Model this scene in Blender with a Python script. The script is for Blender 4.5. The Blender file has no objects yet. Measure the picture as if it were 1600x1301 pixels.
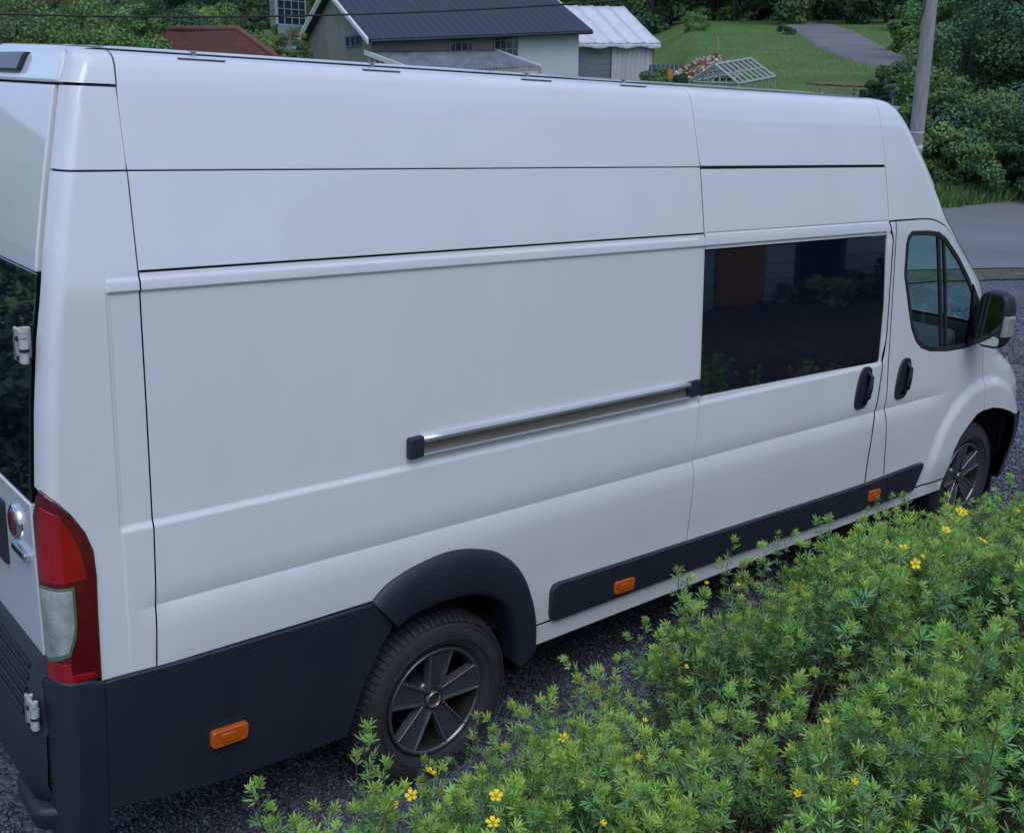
import bpy, bmesh, math, random
import numpy as np
from mathutils import Vector, Matrix
from mathutils.geometry import delaunay_2d_cdt
rng = np.random.default_rng(7); random.seed(7)
SC = bpy.context.scene; COL = SC.collection; PI = math.pi
R = math.radians
# ------------------------------------------------------------------ camera
CP = np.array([-2.27266, -2.95385, 2.51857]); YAW, PITCH, ROLL, FPX = 0.863989, 0.247685, 0.04562, 1686.03
U0, V0 = 792.37, 579.85
_fw = np.array([math.cos(YAW)*math.cos(PITCH), math.sin(YAW)*math.cos(PITCH), -math.sin(PITCH)])
_rt = np.array([math.sin(YAW), -math.cos(YAW), 0.]); _up = np.cross(_rt, _fw)
CR = _rt*math.cos(ROLL)+_up*math.sin(ROLL); CU = -_rt*math.sin(ROLL)+_up*math.cos(ROLL); CF = _fw
cd = bpy.data.cameras.new('camera'); cam = bpy.data.objects.new('camera', cd); COL.objects.link(cam)
m = Matrix.Identity(4)
for i in range(3):
    m[i][0] = CR[i]; m[i][1] = CU[i]; m[i][2] = -CF[i]; m[i][3] = CP[i]
cam.matrix_world = m
cd.sensor_width = 36; cd.lens = 36*FPX/1600; cd.shift_x = (800-U0)/1600; cd.shift_y = -(650.5-V0)/1600
cd.clip_start = .05; cd.clip_end = 2000
SC.camera = cam
# ------------------------------------------------------------------ light
SUN_EL, SUN_AZ = R(56), R(240)        # azimuth measured from +x towards +y
W = bpy.data.worlds.new('World'); SC.world = W; W.use_nodes = True
nt = W.node_tree; bg = nt.nodes['Background']
sky = nt.nodes.new('ShaderNodeTexSky'); sky.sky_type = 'NISHITA'; sky.sun_disc = False
sky.sun_elevation = SUN_EL; sky.sun_rotation = R(90)-SUN_AZ
sky.dust_density = 2.0; sky.ozone_density = 2.0
tc = nt.nodes.new('ShaderNodeTexCoord'); mp = nt.nodes.new('ShaderNodeMapping'); mp.inputs['Scale'].default_value = (1.2, 1.2, 3.0)
nz = nt.nodes.new('ShaderNodeTexNoise'); nz.inputs['Scale'].default_value = 1.6; nz.inputs['Detail'].default_value = 7; nz.inputs['Roughness'].default_value = .55
rp = nt.nodes.new('ShaderNodeValToRGB'); rp.color_ramp.elements[0].position = .42; rp.color_ramp.elements[1].position = .66
mx = nt.nodes.new('ShaderNodeMix'); mx.data_type = 'RGBA'
mx.inputs['B'].default_value = (4.8, 6.8, 10.9, 1)
nt.links.new(tc.outputs['Generated'], mp.inputs['Vector']); nt.links.new(mp.outputs[0], nz.inputs['Vector'])
nt.links.new(nz.outputs['Fac'], rp.inputs[0]); nt.links.new(rp.outputs[0], mx.inputs['Factor'])
nt.links.new(sky.outputs[0], mx.inputs['A']); nt.links.new(mx.outputs['Result'], bg.inputs['Color'])
bg.inputs['Strength'].default_value = 0.10
sd = bpy.data.lights.new('sun', 'SUN'); sd.energy = .85; sd.angle = R(40); sd.color = (.93, .96, 1)
sun = bpy.data.objects.new('sun', sd); COL.objects.link(sun)
sv = Vector((math.cos(SUN_EL)*math.cos(SUN_AZ), math.cos(SUN_EL)*math.sin(SUN_AZ), math.sin(SUN_EL)))
sun.rotation_euler = sv.to_track_quat('Z', 'Y').to_euler()
SC.view_settings.view_transform = 'Standard'; SC.view_settings.look = 'None'
SC.view_settings.exposure = 0.36; SC.view_settings.gamma = 1; SC.view_settings.use_curve_mapping = False
SC.render.engine = 'CYCLES'
# ------------------------------------------------------------------ frames
# G: a frame standing at the photographer, X right, Y away, Z up with the lie of the land
GR = CR; GU = CU*math.cos(PITCH)-CF*math.sin(PITCH); GF = CF*math.cos(PITCH)+CU*math.sin(PITCH)
GM = Matrix(((GR[0], GF[0], GU[0], CP[0]), (GR[1], GF[1], GU[1], CP[1]), (GR[2], GF[2], GU[2], CP[2]), (0, 0, 0, 1)))
GB = np.stack([GR, GF, GU])
def gp(px, py, Y):
    d = CF+CR*(px-U0)/FPX-CU*(py-V0)/FPX
    return GB@(d*Y/(d@GF))
def g2w(p): return CP+np.asarray(p)@GB
def w2px(p):
    d = np.asarray(p)-CP; z = d@CF
    return U0+FPX*(d@CR)/z, V0-FPX*(d@CU)/z
def onplane(px, py, ax, v):
    d = CF+CR*(px-U0)/FPX-CU*(py-V0)/FPX
    return CP+d*(v-CP[ax])/d[ax]
# ------------------------------------------------------------------ materials
def N(nt, t, **k):
    n = nt.nodes.new(t)
    for a, b in k.items():
        if a in n.inputs: n.inputs[a].default_value = b
        else: setattr(n, a, b)
    return n
def mat(name, col, rough=.5, metal=0., spec=.5, coat=0., noise=0., nscale=8., bump=0., bscale=60., bdist=.002, tint=False, transl=0., col2=None, stretch=None, bdetail=3, vor=False):
    m = bpy.data.materials.new(name); m.use_nodes = True; nt = m.node_tree; L = nt.links
    b = nt.nodes['Principled BSDF']
    b.inputs['Base Color'].default_value = (*col, 1); b.inputs['Roughness'].default_value = rough
    b.inputs['Metallic'].default_value = metal; b.inputs['Specular IOR Level'].default_value = spec
    b.inputs['Coat Weight'].default_value = coat; b.inputs['Coat Roughness'].default_value = .04
    src = None
    tcn = nt.nodes.new('ShaderNodeTexCoord'); vec = tcn.outputs['Object']
    if stretch:
        mpn = nt.nodes.new('ShaderNodeMapping'); mpn.inputs['Scale'].default_value = stretch
        L.new(vec, mpn.inputs['Vector']); vec = mpn.outputs[0]
    if noise > 0:
        n = N(nt, 'ShaderNodeTexNoise', Scale=nscale, Detail=6., Roughness=.6); L.new(vec, n.inputs['Vector'])
        r = nt.nodes.new('ShaderNodeMapRange'); r.inputs['From Min'].default_value = .3; r.inputs['From Max'].default_value = .7
        L.new(n.outputs['Fac'], r.inputs['Value'])
        x = nt.nodes.new('ShaderNodeMix'); x.data_type = 'RGBA'
        c2 = col2 or tuple(c*(1-noise) for c in col)
        x.inputs['A'].default_value = (*c2, 1); x.inputs['B'].default_value = (*col, 1)
        L.new(r.outputs[0], x.inputs['Factor']); src = x.outputs['Result']
    if vor:
        v = N(nt, 'ShaderNodeTexVoronoi', Scale=bscale); L.new(vec, v.inputs['Vector'])
        x = nt.nodes.new('ShaderNodeMix'); x.data_type = 'RGBA'; x.blend_type = 'MULTIPLY'; x.inputs['Factor'].default_value = .75
        if src: L.new(src, x.inputs['A'])
        else: x.inputs['A'].default_value = (*col, 1)
        hs = nt.nodes.new('ShaderNodeSeparateColor'); L.new(v.outputs['Color'], hs.inputs[0])
        mr = nt.nodes.new('ShaderNodeMapRange'); mr.inputs['To Min'].default_value = .25; mr.inputs['To Max'].default_value = 1.7
        L.new(hs.outputs[0], mr.inputs['Value'])
        cc = nt.nodes.new('ShaderNodeCombineColor')
        for i in range(3): L.new(mr.outputs[0], cc.inputs[i])
        L.new(cc.outputs[0], x.inputs['B']); src = x.outputs['Result']
    if tint:
        a = nt.nodes.new('ShaderNodeAttribute'); a.attribute_name = 'tint'
        x = nt.nodes.new('ShaderNodeMix'); x.data_type = 'RGBA'; x.blend_type = 'MULTIPLY'; x.inputs['Factor'].default_value = 1
        if src: L.new(src, x.inputs['A'])
        else: x.inputs['A'].default_value = (*col, 1)
        L.new(a.outputs['Color'], x.inputs['B']); src = x.outputs['Result']
    if src: L.new(src, b.inputs['Base Color'])
    if bump > 0:
        if vor: h = v.outputs['Distance']
        else:
            n2 = N(nt, 'ShaderNodeTexNoise', Scale=bscale, Detail=float(bdetail)); L.new(vec, n2.inputs['Vector']); h = n2.outputs['Fac']
        bp = N(nt, 'ShaderNodeBump', Strength=bump, Distance=bdist); L.new(h, bp.inputs['Height']); L.new(bp.outputs[0], b.inputs['Normal'])
        if vor: bp.invert = True
    if transl > 0:
        out = nt.nodes['Material Output']; t = nt.nodes.new('ShaderNodeBsdfTranslucent')
        if src: L.new(src, t.inputs['Color'])
        else: t.inputs['Color'].default_value = (*col, 1)
        ms = nt.nodes.new('ShaderNodeMixShader'); ms.inputs[0].default_value = transl
        L.new(b.outputs[0], ms.inputs[1]); L.new(t.outputs[0], ms.inputs[2]); L.new(ms.outputs[0], out.inputs['Surface'])
    return m
def glassmat(name, tint, refl=.06):
    m = bpy.data.materials.new(name); m.use_nodes = True; nt = m.node_tree; L = nt.links
    nt.nodes.remove(nt.nodes['Principled BSDF'])
    t = nt.nodes.new('ShaderNodeBsdfTransparent'); t.inputs[0].default_value = (*tint, 1)
    g = nt.nodes.new('ShaderNodeBsdfGlossy'); g.inputs['Roughness'].default_value = .02; g.inputs['Color'].default_value = (.9, .95, 1, 1)
    f = nt.nodes.new('ShaderNodeFresnel'); ge = nt.nodes.new('ShaderNodeNewGeometry'); mr = nt.nodes.new('ShaderNodeMapRange')
    mr.inputs['To Min'].default_value = 1.5; mr.inputs['To Max'].default_value = 1/1.5; L.new(ge.outputs['Backfacing'], mr.inputs['Value']); L.new(mr.outputs[0], f.inputs[0])
    s = nt.nodes.new('ShaderNodeMixShader'); L.new(f.outputs[0], s.inputs[0]); L.new(t.outputs[0], s.inputs[1]); L.new(g.outputs[0], s.inputs[2])
    L.new(s.outputs[0], nt.nodes['Material Output'].inputs['Surface'])
    return m
M = {}
M['paint'] = mat('white_paint', (.74, .75, .77), .36, coat=1., noise=.05, nscale=1.6, bump=.035, bscale=2.2, bdist=.02, stretch=(1.6, 1.6, .7))
M['paint2'] = mat('white_paint_inner', (.5, .5, .5), .6)
M['black'] = mat('black_plastic', (.022, .026, .037), .52, noise=.4, nscale=5, col2=(.012, .017, .031), bump=.35, bscale=700, bdist=.0008)
M['blackgloss'] = mat('black_gloss', (.010, .013, .024), .22)
M['gap'] = mat('gap_black', (.006, .008, .016), .8)  # near-black, also used as painted shade in the door gaps
M['gasket'] = mat('rubber_gasket', (.02, .02, .022), .6)
M['privacy'] = mat('privacy_glass', (.004, .007, .016), .02, spec=1., coat=.5)
M['glass'] = glassmat('cab_glass', (.74, .96, .93))
M['pane'] = glassmat('window_pane', (.6, .7, .75))
M['tyre'] = mat('tyre_rubber', (.040, .039, .046), .75, noise=.3, nscale=25, bump=.3, bscale=250, bdist=.001)
M['rim'] = mat('rim_alloy_dark', (.17, .178, .20), .25, metal=.7, noise=.3, nscale=20)
M['rimedge'] = mat('rim_alloy_bare', (.45, .46, .48), .3, metal=.9, noise=.3, nscale=40)
M['rimdirt'] = mat('rim_barrel', (.07, .06, .055), .5, metal=.6, noise=.6, nscale=14)
M['rust'] = mat('rusty_hub', (.10, .04, .025), .8, noise=.5, nscale=40)
M['chrome'] = mat('chrome', (.75, .76, .78), .12, metal=1.)
M['alu'] = mat('aluminium', (.82, .82, .82), .42, metal=.9, noise=.15, nscale=60, stretch=(.05, 1, 1))
M['railin'] = mat('rail_channel', (.26, .22, .19), .45, metal=.6, noise=.35, nscale=60, stretch=(.05, 1, 1))
M['amber'] = mat('amber_lens', (.62, .13, .012), .25, coat=.5, noise=.3, nscale=80)
M['red'] = mat('red_lens', (.42, .005, .012), .12, coat=1., noise=.35, nscale=12, stretch=(1, 1, .4))
M['darkred'] = mat('dark_red_lens', (.13, .004, .010), .12, coat=1., noise=.3, nscale=10)
M['clear'] = mat('clear_lens', (.50, .55, .50), .15, coat=1., noise=.65, nscale=14, stretch=(1, 1, .6))
M['lensgreen'] = mat('lens_edge', (.10, .17, .10), .2, coat=1.)
M['hinge'] = mat('hinge_white', (.55, .56, .58), .4, noise=.4, nscale=50)
M['badge'] = mat('badge_red', (.16, .01, .015), .25, coat=1.)
M['seat'] = mat('seat_fabric', (.03, .032, .04), .85, noise=.4, nscale=40)
M['dash'] = mat('dashboard', (.035, .037, .042), .6)
M['ground'] = mat('soil_grass', (.125, .205, .048), .95, noise=.5, nscale=.35, col2=(.048, .115, .028), bump=.6, bscale=9, bdist=.05, bdetail=8)
M['gravel'] = mat('dark_gravel', (.130, .138, .168), .85, noise=.45, nscale=1.6, bump=.9, bscale=55, bdist=.012, vor=True)
M['stone'] = mat('gravel_stone', (.115, .124, .158), .8, tint=True, bump=.3, bscale=200, bdist=.001)
M['asphalt'] = mat('asphalt', (.19, .20, .22), .75, noise=.25, nscale=.5, bump=.3, bscale=60, bdist=.006)
M['track'] = mat('track_gravel', (.19, .19, .195), .95, noise=.35, nscale=.5, bump=.5, bscale=8, bdist=.04)
M['soil'] = mat('brown_soil', (.06, .040, .030), .95, noise=.6, nscale=9, bump=.8, bscale=40, bdist=.03)
M['leaf'] = mat('shrub_leaf', (.225, .430, .135), .55, tint=True, transl=.25, spec=.35)
M['stem'] = mat('shrub_stem', (.16, .10, .05), .8, noise=.4, nscale=60)
M['petal'] = mat('yellow_petal', (.95, .72, .010), .5, transl=.1)
M['flowereye'] = mat('flower_centre', (.45, .20, .01), .7)
M['tleaf'] = mat('tree_leaf', (.118, .200, .100), .6, tint=True, transl=.2, spec=.3)  # lightened and blued: distance haze is put into the leaf colour
M['bark'] = mat('bark', (.09, .07, .055), .9, noise=.5, nscale=12)
M['stucco'] = mat('beige_render', (.30, .285, .25), .9, noise=.22, nscale=1.4, bump=.3, bscale=30, bdist=.01, stretch=(1, 1, .35))
M['bluewall'] = mat('pale_blue_render', (.50, .56, .61), .9, noise=.10, nscale=1.5)
M['roofdark'] = mat('dark_sheet_roof', (.035, .042, .062), .55, noise=.2, nscale=3)
M['white'] = mat('white_trim', (.72, .73, .74), .6, noise=.1, nscale=6)
M['corr'] = mat('corrugated_sheet', (.20, .22, .24), .6, noise=.5, nscale=2.2, stretch=(1, .25, 1))
M['tarp'] = mat('white_tarp', (.50, .51, .54), .7, noise=.22, nscale=2.0, bump=.5, bscale=3, bdist=.1, stretch=(1, 1, .3))
M['sheet'] = mat('white_roof_sheet', (.66, .68, .71), .55, noise=.15, nscale=2)
M['boards'] = mat('grey_boards', (.20, .24, .27), .8, noise=.25, nscale=3, stretch=(.4, .4, 6))
M['tile'] = mat('red_tiles', (.20, .075, .06), .8, noise=.35, nscale=5)
M['winglass'] = mat('window_glass', (.02, .03, .05), .08, spec=.6)
M['steel'] = mat('grey_steel_frame', (.34, .38, .38), .5, noise=.2, nscale=10)
M['log'] = mat('split_log', (.47, .42, .35), .9, tint=True)
M['pole'] = mat('weathered_pole', (.36, .345, .33), .9, noise=.35, nscale=9, stretch=(3, 3, .25), bump=.4, bscale=30, bdist=.01)
M['wire'] = mat('black_wire', (.015, .015, .018), .6)
M['thatch'] = mat('brown_shingle', (.30, .19, .12), .9, noise=.4, nscale=12)
M['wood'] = mat('pale_wood', (.36, .34, .30), .85, noise=.3, nscale=8)
M['siding'] = mat('white_siding', (.62, .63, .63), .6, noise=.12, nscale=3)
M['orange'] = mat('orange_door', (.60, .22, .05), .5)
M['blueitem'] = mat('blue_plastic', (.04, .07, .16), .5)
M['orangeitem'] = mat('orange_plastic', (.65, .25, .02), .5)
M['yellowitem'] = mat('yellow_wood', (.36, .31, .10), .6)
M['bluef'] = mat('blue_frame', (.10, .16, .28), .5)
M['verge'] = mat('weedy_verge', (.13, .12, .085), .95, noise=.5, nscale=3, bump=.5, bscale=30, bdist=.02, col2=(.06, .06, .06))
M['twig'] = mat('dead_twig', (.17, .12, .085), .9, tint=True)
M['grayseal'] = mat('grey_sealant', (.10, .11, .13), .6)
M['grayitem'] = mat('blue_grey_bar', (.22, .28, .33), .5)
# ------------------------------------------------------------------ object helpers
def link(o, parent=None, stuff=None):
    COL.objects.link(o)
    if parent is not None: o.parent = parent
    if stuff: o['kind'] = stuff
    return o
def nmesh(name, V, F, mt, parent=None, smooth=False, normals=None, tint=None, kind=None, mw=None, mi=None):
    me = bpy.data.meshes.new(name)
    V = np.asarray(V, np.float32)
    if isinstance(F, np.ndarray):
        k = F.shape[1]; me.vertices.add(len(V)); me.vertices.foreach_set('co', V.ravel())
        me.loops.add(F.size); me.loops.foreach_set('vertex_index', F.ravel().astype(np.int32))
        me.polygons.add(len(F)); me.polygons.foreach_set('loop_start', np.arange(0, F.size, k, dtype=np.int32))
        me.update(calc_edges=True)
    else:
        me.from_pydata(V.tolist(), [], F)
    for x in (mt if isinstance(mt, (list, tuple)) else [mt]): me.materials.append(x)
    if mi is not None: me.polygons.foreach_set('material_index', np.asarray(mi, np.int32))
    if smooth: me.polygons.foreach_set('use_smooth', np.ones(len(me.polygons), bool))
    if normals is not None: me.normals_split_custom_set_from_vertices(np.asarray(normals, np.float32).tolist())
    if tint is not None:
        a = me.color_attributes.new('tint', 'FLOAT_COLOR', 'POINT')
        c = np.ones((len(V), 4), np.float32); c[:, :3] = tint; a.data.foreach_set('color', c.ravel())
    me.validate(); o = bpy.data.objects.new(name, me)
    if mw is not None: o.matrix_world = mw
    return link(o, parent, kind)
def thing(name, label, cat, loc=(0, 0, 0), mw=None, group=None):
    o = bpy.data.objects.new(name, None); o.empty_display_size = .2
    if mw is not None: o.matrix_world = mw
    else: o.location = loc
    COL.objects.link(o); o['label'] = label; o['category'] = cat
    if group: o['group'] = group
    return o
def tag(o, label, cat, group=None):
    o['label'] = label; o['category'] = cat
    if group: o['group'] = group
    return o
class MB:
    def __init__(s): s.v = []; s.f = []; s.m = []; s.cur = 0
    def add(s, V, F):
        n = len(s.v); s.v += [tuple(map(float, p)) for p in V]; s.f += [tuple(i+n for i in f) for f in F]; s.m += [s.cur]*len(F)
    def box(s, a, b):
        (x0, y0, z0), (x1, y1, z1) = a, b
        s.add([(x0, y0, z0), (x1, y0, z0), (x1, y1, z0), (x0, y1, z0), (x0, y0, z1), (x1, y0, z1), (x1, y1, z1), (x0, y1, z1)],
              [(0, 3, 2, 1), (4, 5, 6, 7), (0, 1, 5, 4), (1, 2, 6, 5), (2, 3, 7, 6), (3, 0, 4, 7)])
    def hexa(s, P): s.add(P, [(0, 3, 2, 1), (4, 5, 6, 7), (0, 1, 5, 4), (1, 2, 6, 5), (2, 3, 7, 6), (3, 0, 4, 7)])
    def slab(s, quad, t):   # quad of 4 points, thickness along -normal
        q = [Vector(p) for p in quad]; n = (q[1]-q[0]).cross(q[3]-q[0]).normalized()
        s.hexa([p-n*t for p in q]+q)
    def tube(s, pts, r, k=6, cap=True):
        pts = [Vector(p) for p in pts]; rr = r if isinstance(r, (list, tuple)) else [r]*len(pts)
        rings = []
        ref = Vector((0, 0, 1))
        for i, p in enumerate(pts):
            d = (pts[min(i+1, len(pts)-1)]-pts[max(i-1, 0)]).normalized()
            a = d.cross(ref if abs(d.dot(ref)) < .9 else Vector((1, 0, 0))).normalized(); b = d.cross(a)
            rings.append([p+(a*math.cos(2*PI*j/k)+b*math.sin(2*PI*j/k))*rr[i] for j in range(k)])
        V = [q for g in rings for q in g]; F = []
        for i in range(len(pts)-1):
            for j in range(k): F.append((i*k+j, i*k+(j+1) % k, (i+1)*k+(j+1) % k, (i+1)*k+j))
        if cap: F += [tuple(reversed(range(k))), tuple(range((len(pts)-1)*k, len(pts)*k))]
        s.add(V, F)
    def lathe(s, prof, c, k=48):   # prof (r, y) about the y axis through c
        n = len(prof)
        V = [(c[0]+r*math.cos(2*PI*j/k), c[1]+y, c[2]+r*math.sin(2*PI*j/k)) for j in range(k) for r, y in prof]
        F = [(j*n+i, j*n+i+1, ((j+1) % k)*n+i+1, ((j+1) % k)*n+i) for j in range(k) for i in range(n-1)]
        s.add(V, F)
    def build(s, name, mt, parent=None, smooth=False, kind=None, mw=None, bevel=0, tint=None, sharp=None):
        o = nmesh(name, s.v, s.f, mt, parent, smooth, kind=kind, mw=mw, tint=tint, mi=s.m if isinstance(mt, (list, tuple)) else None)
        if bevel:
            b = o.modifiers.new('bevel', 'BEVEL'); b.width = bevel; b.segments = 2; b.limit_method = 'ANGLE'
        if sharp: o.data.set_sharp_from_angle(angle=R(sharp))
        return o
# ------------------------------------------------------------------ terrain
def gnear(x): return -.115+.031*np.clip(x, -12, 14)
def T(X, Y):
    l = np.interp(Y, [20, 26, 50, 62, 80, 105, 150, 300], [-2.3, -2.2, -.6, 1.8, 4.2, 7.0, 34., 60.])
    r = np.interp(Y, [22, 30, 35, 50, 85, 95, 105, 150, 300], [-2.3, -.75, .30, 1.95, 5.6, 6.4, 7.2, 34., 60.])
    ang = X/np.maximum(Y, 1)
    w = np.clip((ang-.122)/.042, 0, 1); w = w*w*(3-2*w)
    w2 = np.clip((ang-.36)/.06, 0, 1)     # far right stays lower behind the trees
    return l*(1-w)+r*w
def terrain(x, y):
    x = np.asarray(x, float); y = np.asarray(y, float)
    dx = x-CP[0]; dy = y-CP[1]
    zn = gnear(x)
    X = dx*GR[0]+dy*GR[1]+(zn-CP[2])*GR[2]; Y = dx*GF[0]+dy*GF[1]+(zn-CP[2])*GF[2]
    zt = CP[2]+(T(X, Y)-GU[0]*dx-GU[1]*dy)/GU[2]
    r = np.hypot(dx, dy)
    w = np.clip((r-19)/7, 0, 1); w = w*w*(3-2*w)
    w = np.where(Y > 5, w, 0)
    return zn*(1-w)+zt*w
def axis(lo, hi, fine, coarse, a, b):
    v = list(np.arange(a, b, fine)); x = b; st = fine
    while x < hi: v.append(x); st = min(st*1.12, coarse); x += st
    v.append(hi); x = a; st = fine; pre = []
    while x > lo: st = min(st*1.12, coarse); x -= st; pre.append(x)
    return np.array(pre[::-1]+v)
def sheet(name, xs, ys, off, mt, kind='structure', mask=None):
    Xg, Yg = np.meshgrid(xs, ys, indexing='ij'); Z = terrain(Xg, Yg)+off
    V = np.stack([Xg, Yg, Z], -1).reshape(-1, 3); ny = len(ys)
    i, j = np.meshgrid(np.arange(len(xs)-1), np.arange(ny-1), indexing='ij'); a = (i*ny+j).ravel()
    F = np.stack([a, a+ny, a+ny+1, a+1], 1)
    if mask is not None:
        c = V[F].mean(1); F = F[mask(c[:, 0], c[:, 1])]
    return nmesh(name, V, F, mt, None, True, kind=kind)
sheet('ground', axis(-300, 300, .8, 12, -15, 70), axis(-300, 300, .8, 12, -15, 70), -.02, M['ground'])
# the road crosses in front of the van: edges from the two kerb lines
ra, rb = np.array([13.9, 4.72]), np.array([20.4, 8.0])
rd = np.array([-.90, .436]); rn = np.array([.436, .90])
def road_s(x, y): return (x-ra[0])*rn[0]+(y-ra[1])*rn[1]
wroad = float((rb-ra)@rn)
def strip(name, s0, s1, t0, t1, off, mt, nt_=200, ns=16, wob=0., kind='structure'):
    t = np.linspace(t0, t1, nt_); s = np.linspace(s0, s1, ns)
    Tt, S = np.meshgrid(t, s, indexing='ij')
    if wob: S = S+wob*np.sin(Tt*1.7)*np.sin(Tt*.6+1)+wob*.5*np.sin(Tt*5.1)
    x = ra[0]+rd[0]*Tt+rn[0]*S; y = ra[1]+rd[1]*Tt+rn[1]*S
    V = np.stack([x, y, terrain(x, y)+off], -1).reshape(-1, 3)
    i, j = np.meshgrid(np.arange(nt_-1), np.arange(ns-1), indexing='ij'); a = (i*ns+j).ravel()
    return nmesh(name, V, np.stack([a, a+1, a+ns+1, a+ns], 1), mt, None, True, kind=kind)
strip('asphalt_road', .0, wroad, -30, 45, .035, M['asphalt'])
strip('gravel_driveway', -26, -.75, -22, 30, .0, M['gravel'], 300, 120, .0)
# ------------------------------------------------------------------ van body surface
def sst(x, a, b):
    t = np.clip((x-a)/(b-a), 0, 1); return t*t*(3-2*t)
_pz = np.array([-.3, .30, .57, .75, .956, 1.23, 1.93, 1.99, 2.27, 2.46, 2.52, 2.560, 2.583, 2.597, 2.604, 2.612])
_pd = np.array([.004, .0, .0, .008, .015, .03, .054, .061, .115, .163, .180, .196, .214, .245, .290, .40])
_zz = np.linspace(-.3, 2.612, 1400); _dd = np.interp(_zz, _pz, _pd)
_k = np.hanning(41); _k /= _k.sum(); _ds = np.convolve(np.pad(_dd, 20, 'edge'), _k, 'valid')
_w = sst(_zz, 2.45, 2.56); _dd = _ds*(1-_w)+np.convolve(np.pad(_dd, 5, 'edge'), np.hanning(11)/np.hanning(11).sum(), 'valid')*_w
def D0(z): return np.interp(z, _zz, _dd)
def feat(s, z):
    a = sst(s, -1.19, -1.05)*(1-sst(s, 3.35, 3.75))
    t1 = np.clip((1.045-z)/(1.045-.967), 0, 1); t2 = np.clip((.967-z)/(.967-.875), 0, 1)
    d = a*(.0078*t1*t1-.0150*(1-(1-t2)**2)+.0072*sst(z, .83, .60))
    g = .62*(1-sst(z, 1.962, 1.979))*sst(s, -1.20, -1.19)*(1-sst(s, 2.90, 2.93))*(1-.75*sst(s-np.interp(z, [.437, .60, .754, .962, 1.056, 1.266, 1.668, 1.989], [1.370, 1.380, 1.390, 1.389, 1.401, 1.417, 1.399, 1.384]), .0002, .0012))
    lo = sst(z, 1.20, 1.225)
    d = d-.010*g*sst(z, .55, 1.22)
    send = 2.885+(1.92-z)*.07
    rec = sst(z, 1.217, 1.243)*(1-sst(z, 1.930, 1.940))*sst(s, -1.203, -1.188)*(1-sst(s, send-.015, send))
    d = d+.010*rec
    d = d-.011*(sst(z, 1.12, 1.217)*(1-sst(z, 1.217, 1.24))*0)
    r = np.hypot(s-4.10, (z-.36)*1.0)
    d = d-.024*(1-sst(r, .575, .655))*sst(s, 3.40, 3.6)*sst(z, .3, .6)
    # pressed line along the door top strip
    gl = np.exp(-((z-1.989)/.0035)**2)*sst(s, 1.39, 1.40)*(1-sst(s, 2.83, 2.84))
    d = d+.004*gl
    return d
XR = lambda z: np.interp(z, [.3, .75, 1.36, 1.59, 1.80, 2.035, 2.263, 2.503, 2.58, 2.64], [-1.407, -1.407, -1.412, -1.397, -1.376, -1.34, -1.293, -1.235, -1.20, -1.14])+.045
XC = lambda z: np.interp(z, [.3, .7, .9, 1.0, 1.12, 1.25, 1.58, 1.64, 1.82, 1.97, 2.16, 2.345, 2.46, 2.54, 2.585, 2.61, 2.64], [4.36, 4.43, 4.38, 4.29, 4.10, 4.03, 3.845, 3.78, 3.555, 3.385, 3.26, 3.13, 3.045, 2.97, 2.90, 2.83, 2.74])
XA = lambda z: np.interp(z, [.3, .7, .9, 1.0, 1.12, 1.25, 1.58, 2.16, 2.64], [.5, .55, .56, .55, .5, .42, .32, .25, .2])
XB = lambda z: np.interp(z, [.3, 1.0, 1.25, 1.58, 2.64], [.5, .5, .42, .36, .26])
LARC = .8
def BODY(s, z, off=0.):
    s = np.asarray(s, float); z = np.asarray(z, float)
    d = D0(z)+feat(s, z)-off
    x = s.copy(); y = d.copy(); 
    xr = XR(z); m_ = s < xr
    RL = .11
    ph = np.clip((xr-s)/RL, 0, 1)*PI/2
    ext = np.maximum((xr-s)-RL, 0)
    x = np.where(m_, xr-(.045+off)*np.sin(ph), x); y = np.where(m_, d+(.09+off*0)*(1-np.cos(ph))+off*(1-np.cos(ph))+ext, y)
    xc = XC(z); a = XA(z); b = XB(z); m2 = s > xc
    ph = np.clip((s-xc)/LARC, 0, 1)*PI/2; ext = np.maximum(s-xc-LARC, 0)
    x = np.where(m2, xc+(a+off)*np.sin(ph), x); y = np.where(m2, d+b*(1-np.cos(ph))+off*(1-np.cos(ph))+ext, y)
    return np.stack([x, y, z+0*x], -1)
def BNORM(s, z, off=0.):
    e = 1e-3
    ds = BODY(s+e, z, off)-BODY(s-e, z, off); dz = BODY(s, z+e, off)-BODY(s, z-e, off)
    n = np.cross(ds, dz); n /= np.linalg.norm(n, axis=-1, keepdims=True)+1e-12
    return n
def pip(P, poly):
    x, y = P[:, 0], P[:, 1]; inside = np.zeros(len(P), bool); n = len(poly)
    for i in range(n):
        x0, y0 = poly[i]; x1, y1 = poly[(i+1) % n]
        c = ((y0 > y) != (y1 > y)) & (x < (x1-x0)*(y-y0)/((y1-y0) or 1e-12)+x0)
        inside ^= c
    return inside
def bdist(P, poly):
    dmin = np.full(len(P), 1e9); n = len(poly)
    for i in range(n):
        a = poly[i]; b = poly[(i+1) % n]; ab = b-a; L2 = ab@ab
        t = np.clip(((P-a)@ab)/max(L2, 1e-12), 0, 1); q = a+t[:, None]*ab
        dmin = np.minimum(dmin, np.hypot(*(P-q).T))
    return dmin
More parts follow.
